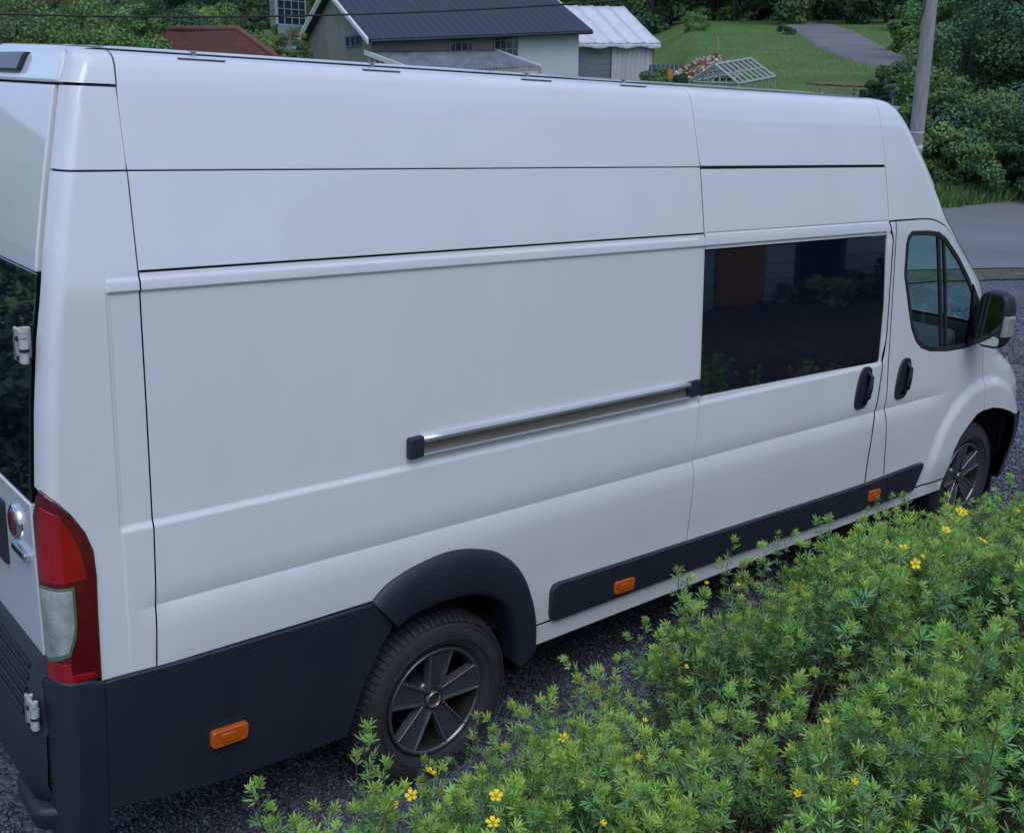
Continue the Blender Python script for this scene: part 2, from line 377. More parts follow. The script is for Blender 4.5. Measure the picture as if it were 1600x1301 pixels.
def rounded(poly, rads):
    out = []; n = len(poly)
    for i, p in enumerate(poly):
        r = rads[i] if isinstance(rads, (list, tuple)) else rads
        p = np.array(p, float); a = np.array(poly[i-1], float); b = np.array(poly[(i+1) % n], float)
        if r <= 0: out.append(p); continue
        da = (a-p); db = (b-p); la = np.linalg.norm(da); lb = np.linalg.norm(db); r_ = min(r, la*.45, lb*.45)
        p0 = p+da/la*r_; p1 = p+db/lb*r_
        for t in np.linspace(0, 1, 6): out.append((1-t)**2*p0+2*t*(1-t)*p+t*t*p1)
    return np.array(out)
def dens(poly, step):
    out = []; n = len(poly)
    for i in range(n):
        a = poly[i]; b = poly[(i+1) % n]; k = max(1, int(math.ceil(np.linalg.norm(b-a)/step)))
        for j in range(k): out.append(a+(b-a)*j/k)
    return np.array(out)
ZROWS = [1.055, 1.035, 1.015, .995, .980, .9735, .9685, .9655, .960, .950, .930, .910, .890, .87, .85, 1.16, 1.19, 1.208, 1.217, 1.225, 1.233, 1.243, 1.925, 1.930, 1.9325, 1.935, 1.9375, 1.940, 1.944, 1.955, 1.962, 1.970, 1.974, 1.979, 1.984, 1.9865, 1.989, 1.9915, 1.995,
         1.999, 2.004, 2.47, 2.50, 2.53, 2.548, 2.56, 2.57, 2.577, 2.583, 2.588, 2.592, 2.596, 2.599]
SCOLS = [-1.204, -1.200, -1.195, -1.190, -1.186]
def inset(poly, g):
    # move every boundary vertex inwards by g (approximate, area signed)
    A = .5*np.sum(poly[:, 0]*np.roll(poly[:, 1], -1)-np.roll(poly[:, 0], -1)*poly[:, 1]); sg = 1 if A > 0 else -1
    e = np.roll(poly, -1, 0)-poly; e /= np.linalg.norm(e, axis=1, keepdims=True)+1e-12
    n = np.stack([-e[:, 1], e[:, 0]], 1)*sg
    v = n+np.roll(n, 1, 0); l = np.linalg.norm(v, axis=1, keepdims=True); v = v/np.maximum(l, .3)
    dot = np.sum(v*n, 1, keepdims=True)
    return poly+v*g/np.maximum(dot, .4), v
def atrows(P):
    out = []; n = len(P); zr = np.array(ZROWS)
    for i in range(n):
        a, b = P[i], P[(i+1) % n]; out.append(a); dz = b[1]-a[1]
        if abs(dz) < .004: continue
        t = (zr-a[1])/dz; t = np.sort(t[(t > .04) & (t < .96)]); last = 0
        for q in t:
            if (q-last)*abs(dz) > .0018: out.append(a+(b-a)*q); last = q
    return np.array(out)
def panel(name, poly, mt, parent, gap=.0040, off=0., thick=.02, rads=0, holes=(), step=.05, rim=.0022, mirror=False, flip=False, extra=None, raw=False, kind=None):
    """a body panel: outline in (s, z), surface from BODY, rolled edge and inward return"""
    loops = [atrows(dens(rounded(poly, rads), .03))]
    loops += [atrows(dens(rounded(h, .0), .03)) for h in holes]
    ins = []
    for k, l in enumerate(loops):
        q, v = inset(l, gap if k == 0 else -gap); ins.append((q, -v if k == 0 else v))
    pts = []; edges = []
    for q, v in ins:
        n0 = len(pts); pts += [tuple(p) for p in q]; edges += [(n0+i, n0+(i+1) % len(q)) for i in range(len(q))]
    P0 = ins[0][0]; lo = P0.min(0); hi = P0.max(0)
    ss = np.array(sorted(set(list(np.round(np.arange(lo[0], hi[0], step), 4))+SCOLS)))
    zb = [z for z in np.arange(lo[1], hi[1], step)]
    zs = np.array(sorted(set([round(z, 4) for z in zb if min(abs(z-q) for q in ZROWS) > .012]+ZROWS)))
    if hi[0] > 3.2: ss = np.array(sorted(set(list(ss)+list(np.round(np.arange(max(lo[0], 3.2), hi[0], .03), 4)))))
    if lo[0] < -1.2: ss = np.array(sorted(set(list(ss)+list(np.round(np.arange(lo[0], -1.21, .012), 4)))))
    G = np.stack(np.meshgrid(ss, zs, indexing='ij'), -1).reshape(-1, 2)
    G = G[pip(G, P0)]
    for k, (q, v) in enumerate(ins):
        if len(G):
            if k: G = G[~pip(G, q)]
            G = G[bdist(G, q) > .006]
    allp = pts+[tuple(p) for p in G]
    ix = {}
    for q_, p in enumerate(G): ix.setdefault(round(float(p[1]), 4), []).append((float(p[0]), len(pts)+q_))
    cand = []
    for z_ in ZROWS:
        row = sorted(ix.get(round(z_, 4), []))
        for (xa_, ia_), (xb_, ib_) in zip(row[:-1], row[1:]):
            if xb_-xa_ < step*1.6+.01: cand.append((ia_, ib_, (xa_+xb_)/2, z_))
    if cand:
        mid = np.array([(c[2], c[3]) for c in cand]); okm = pip(mid, P0)
        for q, v in ins[1:]: okm &= ~pip(mid, q)
        for q, v in ins: okm &= bdist(mid, q) > .003
        edges += [(c[0], c[1]) for c, k_ in zip(cand, okm) if k_]
    r = delaunay_2d_cdt([Vector(p) for p in allp], edges, [], 0, 1e-7)
    vv = np.array([tuple(p) for p in r[0]]); ff = np.array([f for f in r[2] if len(f) == 3])
    cen = vv[ff].mean(1); keep = pip(cen, P0)
    for q, v in ins[1:]: keep &= ~pip(cen, q)
    ff = ff[keep]
    a2 = np.cross(vv[ff[:, 1]]-vv[ff[:, 0]], vv[ff[:, 2]]-vv[ff[:, 0]]); ff = ff[np.abs(a2) > 1e-9]; a2 = a2[np.abs(a2) > 1e-9]
    ff[a2 < 0] = ff[a2 < 0][:, ::-1]
    V = BODY(vv[:, 0], vv[:, 1], off); Nn = BNORM(vv[:, 0], vv[:, 1], off)
    Vl = [V]; Nl = [Nn]; F = [tuple(f) for f in ff]; n = len(V)
    for q, v in ins:
        s, z = q[:, 0], q[:, 1]; b0 = BODY(s, z, off); nn = BNORM(s, z, off)
        o1 = BODY(s+v[:, 0]*rim, z+v[:, 1]*rim, off)-b0; l = np.linalg.norm(o1, axis=1, keepdims=True); od = o1/np.maximum(l, 1e-9)
        rr = rim
        R0, N0 = b0, nn
        R1, N1 = b0+od*rr*.7-nn*rr*.3, nn+od
        R2, N2 = b0+od*rr-nn*rr, od+nn*.05
        R3, N3 = b0+od*rr-nn*thick, od
        k = len(q)
        for Rr, Nr in ((R0, N0), (R1, N1), (R2, N2), (R3, N3)):
            Vl.append(Rr); Nl.append(Nr/(np.linalg.norm(Nr, axis=1, keepdims=True)+1e-9))
        for a in range(3):
            for i in range(k):
                j = (i+1) % k; F.append((n+a*k+i, n+(a+1)*k+i, n+(a+1)*k+j, n+a*k+j))
        n += 4*k
    V = np.concatenate(Vl); Nn = np.concatenate(Nl)
    if mirror:
        k = len(V); V2 = V.copy(); V2[:, 1] = 2.05-V2[:, 1]; N2 = Nn.copy(); N2[:, 1] *= -1
        V = np.concatenate([V, V2]); Nn = np.concatenate([Nn, N2]); F = F+[tuple(i+k for i in reversed(f)) for f in F]
    if flip:
        V[:, 1] = 2.05-V[:, 1]; Nn[:, 1] *= -1; F = [tuple(reversed(f)) for f in F]
    return nmesh(name, V, F, mt, parent, True, normals=Nn, kind=kind)
van = thing('van', 'long high-roof white panel van parked on dark gravel beside the flowering shrubs', 'van')
Pt = M['paint']
cs = [(-1.091, 2.590), (-1.103, 2.458), (-1.101, 2.271), (-1.102, 1.989), (-1.100, 1.6), (-1.100, 1.229), (-1.106, .999), (-1.116, .768)]
s1 = [(1.372, 2.590), (1.376, 2.43), (1.384, 2.266), (1.384, 1.989), (1.399, 1.668), (1.417, 1.266), (1.401, 1.056), (1.389, .962), (1.390, .754), (1.380, .60), (1.370, .437)]
s2 = [(2.827, 2.590), (2.835, 2.423), (2.840, 2.266), (2.854, 1.989), (2.898, 1.890), (2.930, 1.394), (2.920, 1.221), (2.890, .979), (2.864, .895), (2.850, .699), (2.845, .437)]
s3 = [(2.915, 1.989), (2.938, 1.737), (2.968, 1.321), (2.984, 1.072), (2.981, .966), (3.005, .815), (3.035, .571), (3.055, .437)]
TOP = 2.6045
def sub(l, lo, hi): return [p for p in l if lo-1e-6 <= p[1] <= hi+1e-6]
panel('roof_side_panel', [(-1.104, 2.271), (1.384, 2.268)]+sub(s1, 2.3, 2.595)[::-1]+[(1.366, TOP), (-1.088, TOP)]+sub(cs, 2.3, 2.595)[:], Pt, van, gap=.0044)
panel('roof_side_panel', [(1.384, 2.270), (2.840, 2.270)]+sub(s2, 2.3, 2.595)[::-1]+[(2.815, TOP), (1.366, TOP)]+sub(s1, 2.3, 2.595), Pt, van, gap=.0044)
panel('upper_side_panel', [(-1.102, 1.991), (1.384, 1.991), (1.384, 2.268), (-1.101, 2.271)], Pt, van)
# main side, cut round the rear wheel arch
archcut = [(.40, .437), (.415, .52), (.38, .65), (.31, .745), (.21, .812), (.10, .842), (-.04, .853), (-.155, .838), (-.24, .815), (-.30, .78), (-.33, .768)]
panel('side_panel', sub(cs, .768, 1.99)[::-1]+[(-1.102, 1.989), (1.384, 1.989)][1:]+sub(s1, .43, 1.95)+archcut+[(-.6, .766)], Pt, van, gap=.0024)
door_poly = [(1.384, 2.264), (2.840, 2.264)][::-1]+sub(s1, .43, 2.2)+sub(s2, .43, 2.2)[::-1]
winp = [(1.392, 1.922), (2.845, 1.924), (2.893, 1.90), (2.925, 1.40), (2.905, 1.240), (1.424, 1.258), (1.40, 1.60)]
door_poly = [(2.840, 2.264), (1.384, 2.264)]+sub(s1, .43, 2.2)+sub(s2, .43, 2.2)[::-1]
winh = [(1.404, 1.914), (2.842, 1.914), (2.888, 1.55), (2.893, 1.245), (1.433, 1.262)]
sdoor = panel('sliding_door', door_poly, Pt, van, holes=[winh], gap=.0070)
panel('door_window', winh, M['privacy'], sdoor, off=-.004, gap=.0015, thick=.01, rim=.001)
panel('door_pillar', [(2.854, 1.989), (2.915, 1.989)]+s3[1:]+sub(s2, .43, 1.95)[::-1], Pt, van)
cab_top = [(2.915, 1.989), (3.169, 1.990), (3.27, 1.985), (3.336, 1.973), (3.43, 1.94), (3.519, 1.896), (3.61, 1.83), (3.693, 1.761), (3.79, 1.68), (3.88, 1.595), (3.955, 1.50), (4.01, 1.40), (4.035, 1.30), (4.038, 1.124), (4.063, .962), (4.075, .80)]
farch = [(4.075, .80), (4.0, .79), (3.915, .742), (3.815, .672), (3.755, .60), (3.728, .53), (3.705, .437)]
cabwin = [(3.045, 1.70), (3.034, 1.86), (3.046, 1.905), (3.080, 1.926), (3.24, 1.921), (3.36, 1.908), (3.45, 1.870), (3.624, 1.747), (3.76, 1.625), (3.84, 1.54), (3.875, 1.42), (3.885, 1.25), (3.868, 1.222), (3.78, 1.217), (3.597, 1.222), (3.40, 1.245), (3.30, 1.275), (3.24, 1.315), (3.176, 1.395), (3.12, 1.52)]
cdoor = panel('cab_door', s3[::-1]+cab_top[1:]+farch[1:], Pt, van, holes=[cabwin[::-1]], gap=.0044, step=.022)
# cab upper panel with the windscreen pillar
def tt(z, t): return (float(XC(z))+(t if t < 1.2 else LARC+1.0235-float(D0(z))-float(XB(z))), z)
panel('cab_upper_panel', [(2.840, 2.268), (2.854, 1.989), (2.915, 1.991)]+cab_top[1:13]+[(4.038, 1.27)]+[tt(1.27, .10), tt(1.40, .10), tt(1.6, .10), tt(1.8, .10), tt(2.0, .10), tt(2.15, .12), tt(2.15, .9), tt(2.15, 1.25), tt(2.4, 1.25), tt(2.58, 1.3), tt(TOP, 1.3), tt(TOP, .6), tt(TOP, .1), (2.815, TOP), (2.827, 2.59), (2.835, 2.42)], Pt, van, mirror=False)
fend = panel('front_fender', [(4.038, 1.265), (4.038, 1.124), (4.063, .962), (4.075, .80), (4.19, .80), (4.32, .775), (4.45, .735), (4.50, .70), tt(.70, .35), tt(.95, .42), tt(1.12, .3), tt(1.265, .06)], Pt, van, step=.02)
panel('windscreen', [tt(1.28, .11), tt(1.6, .11), tt(2.0, .11), tt(2.14, .13), tt(2.14, 1.0), tt(2.14, 1.25), tt(1.28, 1.25)], M['glass'], van, off=-.004, thick=.006, mirror=True)
panel('bonnet', [tt(.95, .44), tt(1.12, .32), tt(1.265, .10), tt(1.265, 1.3), tt(.95, 1.3)], Pt, van, mirror=True)
panel('headlight', [tt(.72, .37), tt(.94, .44), tt(.94, .62), tt(.74, .60)], M['clear'], van, off=.004)
panel('grille', [tt(.72, .63), tt(.94, .65), tt(.94, 1.3), tt(.72, 1.3)], M['black'], van, mirror=True)
panel('front_bumper', [(4.43, .38), (4.465, .50), (4.48, .62), (4.455, .73), (4.53, .71), tt(.70, .35), tt(.70, 1.35), tt(.30, 1.35), tt(.30, .04)], M['black'], van, off=.012, mirror=True, thick=.05)
panel('sill', [(.452, .432), (3.70, .432), (3.69, .365), (2.4, .362), (.452, .345)], Pt, van, off=-.001, gap=.001, rim=.004, thick=.06)
# rear corner: three stacked panels
xe = lambda z, k=.10: (float(XR(z))-k, z)
panel('corner_cap', [(-1.098, 2.503), (-1.091, 2.590), (-1.088, TOP), xe(TOP, .105), xe(2.56, .105), xe(2.503, .105)][::-1], Pt, van, step=.03)
panel('corner_panel', [(-1.101, 2.271), (-1.100, 2.501), xe(2.501), xe(2.4), xe(2.271)], Pt, van, step=.03)
tl_edge = [(-1.285, .778), (-1.283, .987), (-1.279, 1.107), (-1.283, 1.186), (-1.303, 1.247), (-1.340, 1.309), (-1.375, 1.350)]
panel('corner_panel', sub(cs, .768, 2.271)+[(-1.285, .772)]+tl_edge+[xe(1.385, .10), xe(1.6), xe(1.8), xe(2.03), xe(2.27)], Pt, van, step=.03, gap=.0026)
# seam lines drawn by the narrow gaps get an added dark backing that stops light passing
def backing(pts, w=.016, o=-.013):
    P = dens(np.array(list(pts), float), .03) if len(pts) > 2 else np.array(pts, float)
    pl = [np.array(p, float) for p in pts]; Q = []
    for a, b in zip(pl[:-1], pl[1:]):
        k = max(1, int(np.linalg.norm(b-a)/.04))
        Q += [a+(b-a)*i/k for i in range(k)]
    Q.append(pl[-1]); Q = np.array(Q); e = np.gradient(Q, axis=0); e /= np.linalg.norm(e, axis=1, keepdims=True)+1e-9
    n = np.stack([-e[:, 1], e[:, 0]], 1)
    A = BODY(Q[:, 0]+n[:, 0]*w, Q[:, 1]+n[:, 1]*w, o); B = BODY(Q[:, 0]-n[:, 0]*w, Q[:, 1]-n[:, 1]*w, o)
    k = len(Q); V = np.concatenate([A, B]); F = [(i, i+1, k+i+1, k+i) for i in range(k-1)]
    return V, F
bk = MB()
for pl in [s1, s2+[], s3, [(-1.10, 2.270), (1.384, 2.268)], [(1.38, 2.267), (2.84, 2.267)], [(-1.10, 1.99), (1.384, 1.99)], cab_top, [(2.85, 1.99), (2.92, 1.99)], 
           [(4.075, .80), (4.063, .962), (4.038, 1.124), (4.038, 1.27)], [(-1.12, .768), (-.33, .767)], [(4.038, 1.27), tt(1.27, .2)]]:
    bk.add(*backing(pl))
bk.build('seam_backing', M['gap'], van, True)
for q_ in (backing([(x+.0022, z) for x, z in s1 if z < 2.3], .0040, -.0035), backing([(x, z) for x, z in s2 if z < 2.3], .0030, -.005)): bk = MB(); bk.add(*q_); bk.build('door_gap_shade', M['gap'], van, True)  # added dark strips painting the shade inside the door gaps
bk = MB()
for pl in ([(-1.088, TOP)]+cs, [(-1.10, 2.502), xe(2.502)], [(-1.10, 2.271), xe(2.271)]): bk.add(*backing(pl, .012, -.0085))
bk.build('seam_backing', M['grayseal'], van, True)
# roof: crowned sheet with long pressed ribs
nx_, ny = 140, 81
Xg, Yg = np.meshgrid(np.linspace(0, 1, nx_), np.linspace(0, 1, ny), indexing='ij')
yy = .303+Yg*1.444; ym = np.minimum(yy, 2.05-yy)
ph = np.arccos(np.clip(1-(ym-.303)/.26, -1, 1)); x1 = 2.79+.20*np.sin(np.clip(ph, 0, PI/2)); x0 = -1.165-.022*np.sin(np.clip(ph, 0, PI/2))
xx = x0+(x1-x0)*Xg
zt_ = np.interp(ym, [.303, .34, .40, .6, 1.025], [2.6055, 2.608, 2.611, 2.617, 2.624])
rr_ = np.clip((xx-x0)/.06, 0, 1); ff_ = np.clip((x1-xx)/.25, 0, 1)
rib = .5+.5*np.cos((yy-.303)/1.444*2*PI*7); rib = sst(rib, .6, .85)*sst(xx-x0, .10, .22)*sst(x1-xx, .2, .35)*sst(ym, .36, .42)
zr_ = 2.590+(zt_-2.590)*np.sqrt(rr_*(2-rr_))
zz_ = np.where(rr_ < 1, zr_, 2.6045+(zt_-2.6045)*ff_*(2-ff_))+.006*rib
V = np.stack([xx, yy, zz_], -1).reshape(-1, 3)
i, j = np.meshgrid(np.arange(nx_-1), np.arange(ny-1), indexing='ij'); a = (i*ny+j).ravel()
nmesh('roof', V, np.stack([a, a+ny, a+ny+1, a+1], 1), Pt, van, True)
# roof mounting points: slot cover and stud
for px, py in [(310, 91), (590, 107), (832, 125), (983, 133)]:
    s_ = float(onplane(px, py, 1, .245)[0]); mo = MB()
    mo.box((s_-.075, .2165, 2.5875), (s_+.075, .228, 2.5905)); o = mo.build('roof_mount_slot', M['grayseal'], van)
    mo = MB(); mo.box((s_-.005, .275, 2.598), (s_+.005, .285, 2.612)); mo.box((s_-.011, .270, 2.611), (s_+.011, .29, 2.615)); mo.build('roof_mount_stud', M['steel'], van)
# far side, floor, bulkhead so that the shell is closed
panel('far_side_panel', [(-1.30, .40), (-1.30, 2.55), (-1.1, TOP), (2.8, TOP), tt(2.5, .2), tt(2.2, .2), tt(2.0, .12), tt(1.6, .12), tt(1.27, .12), tt(1.0, .4), tt(.5, .3), (4.5, .70), (4.40, .75), (4.1, .80), (3.9, .74), (3.73, .53), (3.70, .36), (.42, .36), (.41, .60), (.2, .82), (-.05, .85), (-.25, .8), (-.38, .45), (-.42, .36)], Pt, van, holes=[cabwin[::-1]], flip=True, step=.15)
panel('far_side_window', cabwin, M['glass'], van, off=-.004, thick=.006, flip=True, step=.2)
mb = MB(); mb.box((-1.36, .10, .42), (4.05, 1.95, .47)); mb.box((2.80, .12, .47), (2.84, 1.93, 1.9)); mb.box((-1.3, .35, .2), (4.6, 1.7, .42)); mb.build('chassis', M['gap'], van)
mb = MB(); mb.box((-.42, .10, .2), (-.40, .42, .9)); mb.box((.42, .06, .2), (.44, .42, .9)); mb.box((-.42, .42, .1), (.44, .44, .95)); mb.box((-.42, .06, .86), (.44, .43, .88))
mb.box((3.62, .45, .1), (4.55, .47, 1.1)); mb.box((3.60, .06, .2), (3.62, .46, 1.1)); mb.box((3.6, .10, .95), (4.6, .46, .97)); mb.box((4.56, .10, .1), (4.58, .47, .97)); mb.build('wheel_well', M['gap'], van, kind='stuff')
# cab interior
for yb in (.25, 1.25):
    mb = MB(); mb.box((2.98, yb, .62), (3.45, yb+.52, .86)); mb.hexa([(2.92, yb+.02, .84), (3.05, yb+.02, .84), (3.05, yb+.5, .84), (2.92, yb+.5, .84), (2.86, yb+.05, 1.45), (2.97, yb+.05, 1.45), (2.97, yb+.47, 1.45), (2.86, yb+.47, 1.45)])
    mb.box((2.86, yb+.13, 1.49), (2.95, yb+.39, 1.68)); mb.build('cab_seat', M['seat'], van, bevel=.04)
mb = MB(); mb.hexa([(3.62, .12, .6), (4.15, .2, .6), (4.15, 1.85, .6), (3.62, 1.93, .6), (3.70, .10, 1.18), (4.2, .3, 1.24), (4.2, 1.75, 1.24), (3.70, 1.95, 1.18)]); mb.build('dashboard', M['dash'], van, bevel=.03)
mb = MB(); c = Vector((3.52, 1.50, 1.18)); mb.tube([c+Vector((.07*math.sin(t), .19*math.cos(t), .18*math.sin(t))) for t in np.linspace(0, 2*PI, 25)], .013, 8); mb.tube([c-Vector((0, .18, 0)), c+Vector((0, .18, 0))], .015, 6); mb.tube([c, c+Vector((.25, 0, -.12))], .03, 6); mb.build('steering_wheel', M['dash'], van, True)
# cab side glass, gasket, divider
panel('cab_glass', cabwin, M['glass'], cdoor, off=-.006, thick=.006, gap=.001)
def ribbon(name, pts, w, o1, mt, parent, closed=True, thick=.012):
    P = dens(np.array(pts, float), .02) if closed else np.array([np.array(a)+(np.array(b)-np.array(a))*t for a, b in zip(pts[:-1], pts[1:]) for t in np.linspace(0, 1, 8)[:-1]]+[np.array(pts[-1])])
    if closed: e = np.roll(P, -1, 0)-np.roll(P, 1, 0)
    else: e = np.gradient(P, axis=0)
    e /= np.linalg.norm(e, axis=1, keepdims=True)+1e-9; n = np.stack([-e[:, 1], e[:, 0]], 1); k = len(P)
    rows = [BODY(P[:, 0]+n[:, 0]*a*w, P[:, 1]+n[:, 1]*a*w, o) for a, o in ((-1, o1-thick), (-1, o1*.6), (-.7, o1), (.7, o1), (1, o1*.6), (1, o1-thick))]
    V = np.concatenate(rows); F = []
    for r_ in range(5):
        for i in range(k if closed else k-1):
            j = (i+1) % k; F.append((r_*k+i, r_*k+j, (r_+1)*k+j, (r_+1)*k+i))
    return nmesh(name, V, F, mt, parent, False)
_, vv_ = inset(dens(np.array(cabwin, float), .02), .0)
cw2, _ = inset(np.array(cabwin, float), .010)
ribbon('window_gasket', cw2, .012, .003, M['gasket'], cdoor)
ribbon('window_divider', [(3.352, 1.912), (3.44, 1.6), (3.535, 1.235)], .013, .002, M['gasket'], cdoor, closed=False)
ribbon('window_divider', [(3.415, 1.888), (3.50, 1.6), (3.585, 1.228)], .011, .001, M['gasket'], cdoor, closed=False)
panel('mirror_triangle', [(3.80, 1.60), (3.895, 1.50), (3.92, 1.38), (3.935, 1.225), (3.80, 1.222), (3.815, 1.42)], M['black'], cdoor, off=.008, thick=.012)
# door handles
def handle(cx, cz, tilt, parent):
    out = []
    for a in np.linspace(0, 2*PI, 28, endpoint=False):
        c_, s_ = math.cos(a), math.sin(a); x = .060*np.sign(c_)*abs(c_)**.6; z = .108*np.sign(s_)*abs(s_)**.7
        out.append((cx+x*(1-.12*s_)+z*tilt, cz+z))
    h = panel('door_handle', out, M['black'], parent, off=.010, thick=.014, gap=0, rim=.006, step=.02)
    inn = [(cx+(p[0]-cx)*.55, cz+(p[1]-cz)*.78) for p in out]
    panel('handle_recess', inn, M['gap'], h, off=.0125, thick=.004, gap=0, rim=.001, step=.03)
    g = MB(); b0 = BODY(cx+.012, cz, 0.); V_ = [BODY(cx+.010+t*tilt, cz+t, o) for t, o in ((.085, .012), (.06, .032), (0, .036), (-.05, .032), (-.075, .012))]
    g.tube([tuple(v) for v in V_], .015, 8); g.build('handle_grip', M['blackgloss'], h, True)
    g = MB(); q = BODY(cx-.005-.07*tilt, cz-.062, .013); g.tube([tuple(q), (q[0], q[1]-.004, q[2])], .009, 10); g.build('key_lock', M['chrome'], h)
handle(2.742, 1.122, .18, van); handle(3.134, 1.120, .17, van)
# sliding rail
def xz(x, z, o): return tuple(BODY(x, z, o))
def bar(name, x0, x1, za, zb, o0, o1, mt, parent, n=30, bev=.0):
    V = []; F = []
    for i in range(n+1):
        x = x0+(x1-x0)*i/n; t = i/n; dz = .004*t
        for z, o in ((za, o0), (za, o1), (zb, o1), (zb, o0)): V.append(xz(x, z+dz, o))
    for i in range(n):
        for j in range(4): F.append((i*4+j, i*4+(j+1) % 4, i*4+4+(j+1) % 4, i*4+4+j))
    F += [(0, 3, 2, 1), (n*4, n*4+1, n*4+2, n*4+3)]
    o = nmesh(name, V, F, mt, parent)
    if bev: b = o.modifiers.new('bevel', 'BEVEL'); b.width = bev; b.segments = 3; b.limit_method = 'ANGLE'
    return o
rl = bar('slide_rail', -.12, 1.33, 1.275, 1.318, -.002, .006, M['railin'], van)
tb_ = MB(); tb_.tube([xz(x, 1.326+.004*(x+.12)/1.45, .012) for x in np.linspace(-.12, 1.33, 16)], .0125, 14); tb_.build('rail_lip', M['alu'], rl, True)
bar('rail_lip', -.12, 1.33, 1.265, 1.274, .0, .024, M['alu'], rl, bev=.003)
bar('rail_end_cap', -.175, -.112, 1.262, 1.340, .0, .030, M['black'], rl, 2, .008)
bar('rail_end_cap', 1.318, 1.402, 1.270, 1.342, .0, .020, M['black'], rl, 2, .004)
# lower mouldings
mt_ = lambda x: np.interp(x, [.52, 1.37, 2.8, 3.42], [.598, .588, .572, .588]); mb_ = lambda x: np.interp(x, [.55, 1.37, 3.05, 3.40], [.440, .446, .428, .437])
def mould(x0, x1, endr=None, endf=None, slant0=0, slant1=0):
    xs_ = np.linspace(x0, x1, 8)
    bot = [(x, float(mb_(x))) for x in xs_]; top = [(x, float(mt_(x))) for x in xs_[::-1]]
    bot[0] = (x0, bot[0][1]); top[-1] = (x0+slant0, top[-1][1]); top[0] = (x1+slant1, top[0][1])
    rad = [0]*16
    if endr: rad[0] = rad[15] = endr
    if endf: rad[7] = rad[8] = endf
    return panel('side_moulding', bot+top, M['black'], van, off=.022, thick=.024, gap=.0032, rim=.007, rads=rad)
mould(.535, 1.372, endr=.04, slant0=0, slant1=.012); mould(1.372, 2.846, slant0=.012, slant1=.004); mould(2.846, 3.048, slant0=.004, slant1=-.008); mould(3.048, 3.350, endf=.035, slant0=-.008, slant1=.085)
for x_, sl_ in ((1.372, .012), (2.846, .004), (3.048, -.008)): bk = MB(); bk.add(*backing([(x_, float(mb_(x_))+.004), (x_+sl_, float(mt_(x_))-.004)], .004, .0225)); bk.build('moulding_joint', M['gap'], van)
# rear skirt and bumper corner
SKO = .014
sk = [(-1.281, .770), (-1.0, .764), (-.6, .760), (-.33, .760), (-.30, .735), (-.245, .655), (-.30, .58), (-.36, .48), (-.40, .38), (-.435, .275), (-.70, .282), (-.95, .295), (-1.293, .345)][::-1]
panel('rear_skirt', sk, M['black'], van, off=SKO, thick=.05, gap=.003, rim=.006)
panel('bumper_corner', [(-1.283, .770), (-1.295, .25), xe(.25, .12), xe(.78, .12), xe(.800, .06), (-1.33, .790)][::-1], M['black'], van, off=SKO+.006, thick=.05, gap=.003, rim=.01, step=.03)
# arch flare
ao = [(-.332, .768), (-.291, .811), (-.236, .835), (-.153, .858), (-.038, .876), (.04, .876), (.113, .862), (.223, .829), (.322, .761), (.391, .668), (.437, .541), (.456, .441), (.455, .345)]
ai = [(-.235, .648), (-.205, .662), (-.163, .678), (-.11, .686), (-.03, .692), (.035, .690), (.104, .683), (.200, .651), (.281, .593), (.318, .52), (.340, .45), (.352, .40), (.362, .30)]
def resamp(P, n):
    P = np.array(P); l = np.r_[0, np.cumsum(np.linalg.norm(np.diff(P, axis=0), axis=1))]; t = np.linspace(0, l[-1], n)
    return np.stack([np.interp(t, l, P[:, i]) for i in (0, 1)], 1)
def smooth2(P, n=60):
    Q = resamp(P, n)
    for _ in range(6): Q[1:-1] = .5*Q[1:-1]+.25*(Q[:-2]+Q[2:])
    return Q
ao_, ai_ = smooth2(ao), smooth2(ai); rows = []
for w_, o in ((0, -.004), (0, .014), (.06, .026), (.25, .036), (.6, .040), (.9, .038), (1., .030), (1.0, -.02), (1.0, -.11)):
    q = ao_*(1-w_)+ai_*w_; b = BODY(q[:, 0], q[:, 1], 0.)*0; b[:, 0] = q[:, 0]; b[:, 2] = q[:, 1]; b[:, 1] = D0(q[:, 1])-o; rows.append(b)
V = np.concatenate(rows); F = [(r_*60+i, r_*60+i+1, (r_+1)*60+i+1, (r_+1)*60+i) for r_ in range(8) for i in range(59)]
nmesh('wheel_arch_flare', V, [f[::-1] for f in F], M['black'], van, True)
# side marker lamps
def marker(x0, x1, z0, z1, parent=van):
    m_ = panel('side_marker_lamp', [(x0, z0), (x1, z0-.002), (x1+.004, z1-.004), (x0+.002, z1)], M['amber'], parent, off=.034, thick=.02, gap=.0, rim=.005, rads=.01, step=.03)
    panel('lens_ridge', [(x0+.03, z0+.012), (x1-.03, z0+.011), (x1-.03, z1-.014), (x0+.03, z1-.012)], M['amber'], m_, off=.037, thick=.006, gap=0, rim=.002, step=.03)
marker(-.953, -.835, .436, .487); marker(.895, 1.005, .468, .517); marker(2.860, 2.962, .475, .527)
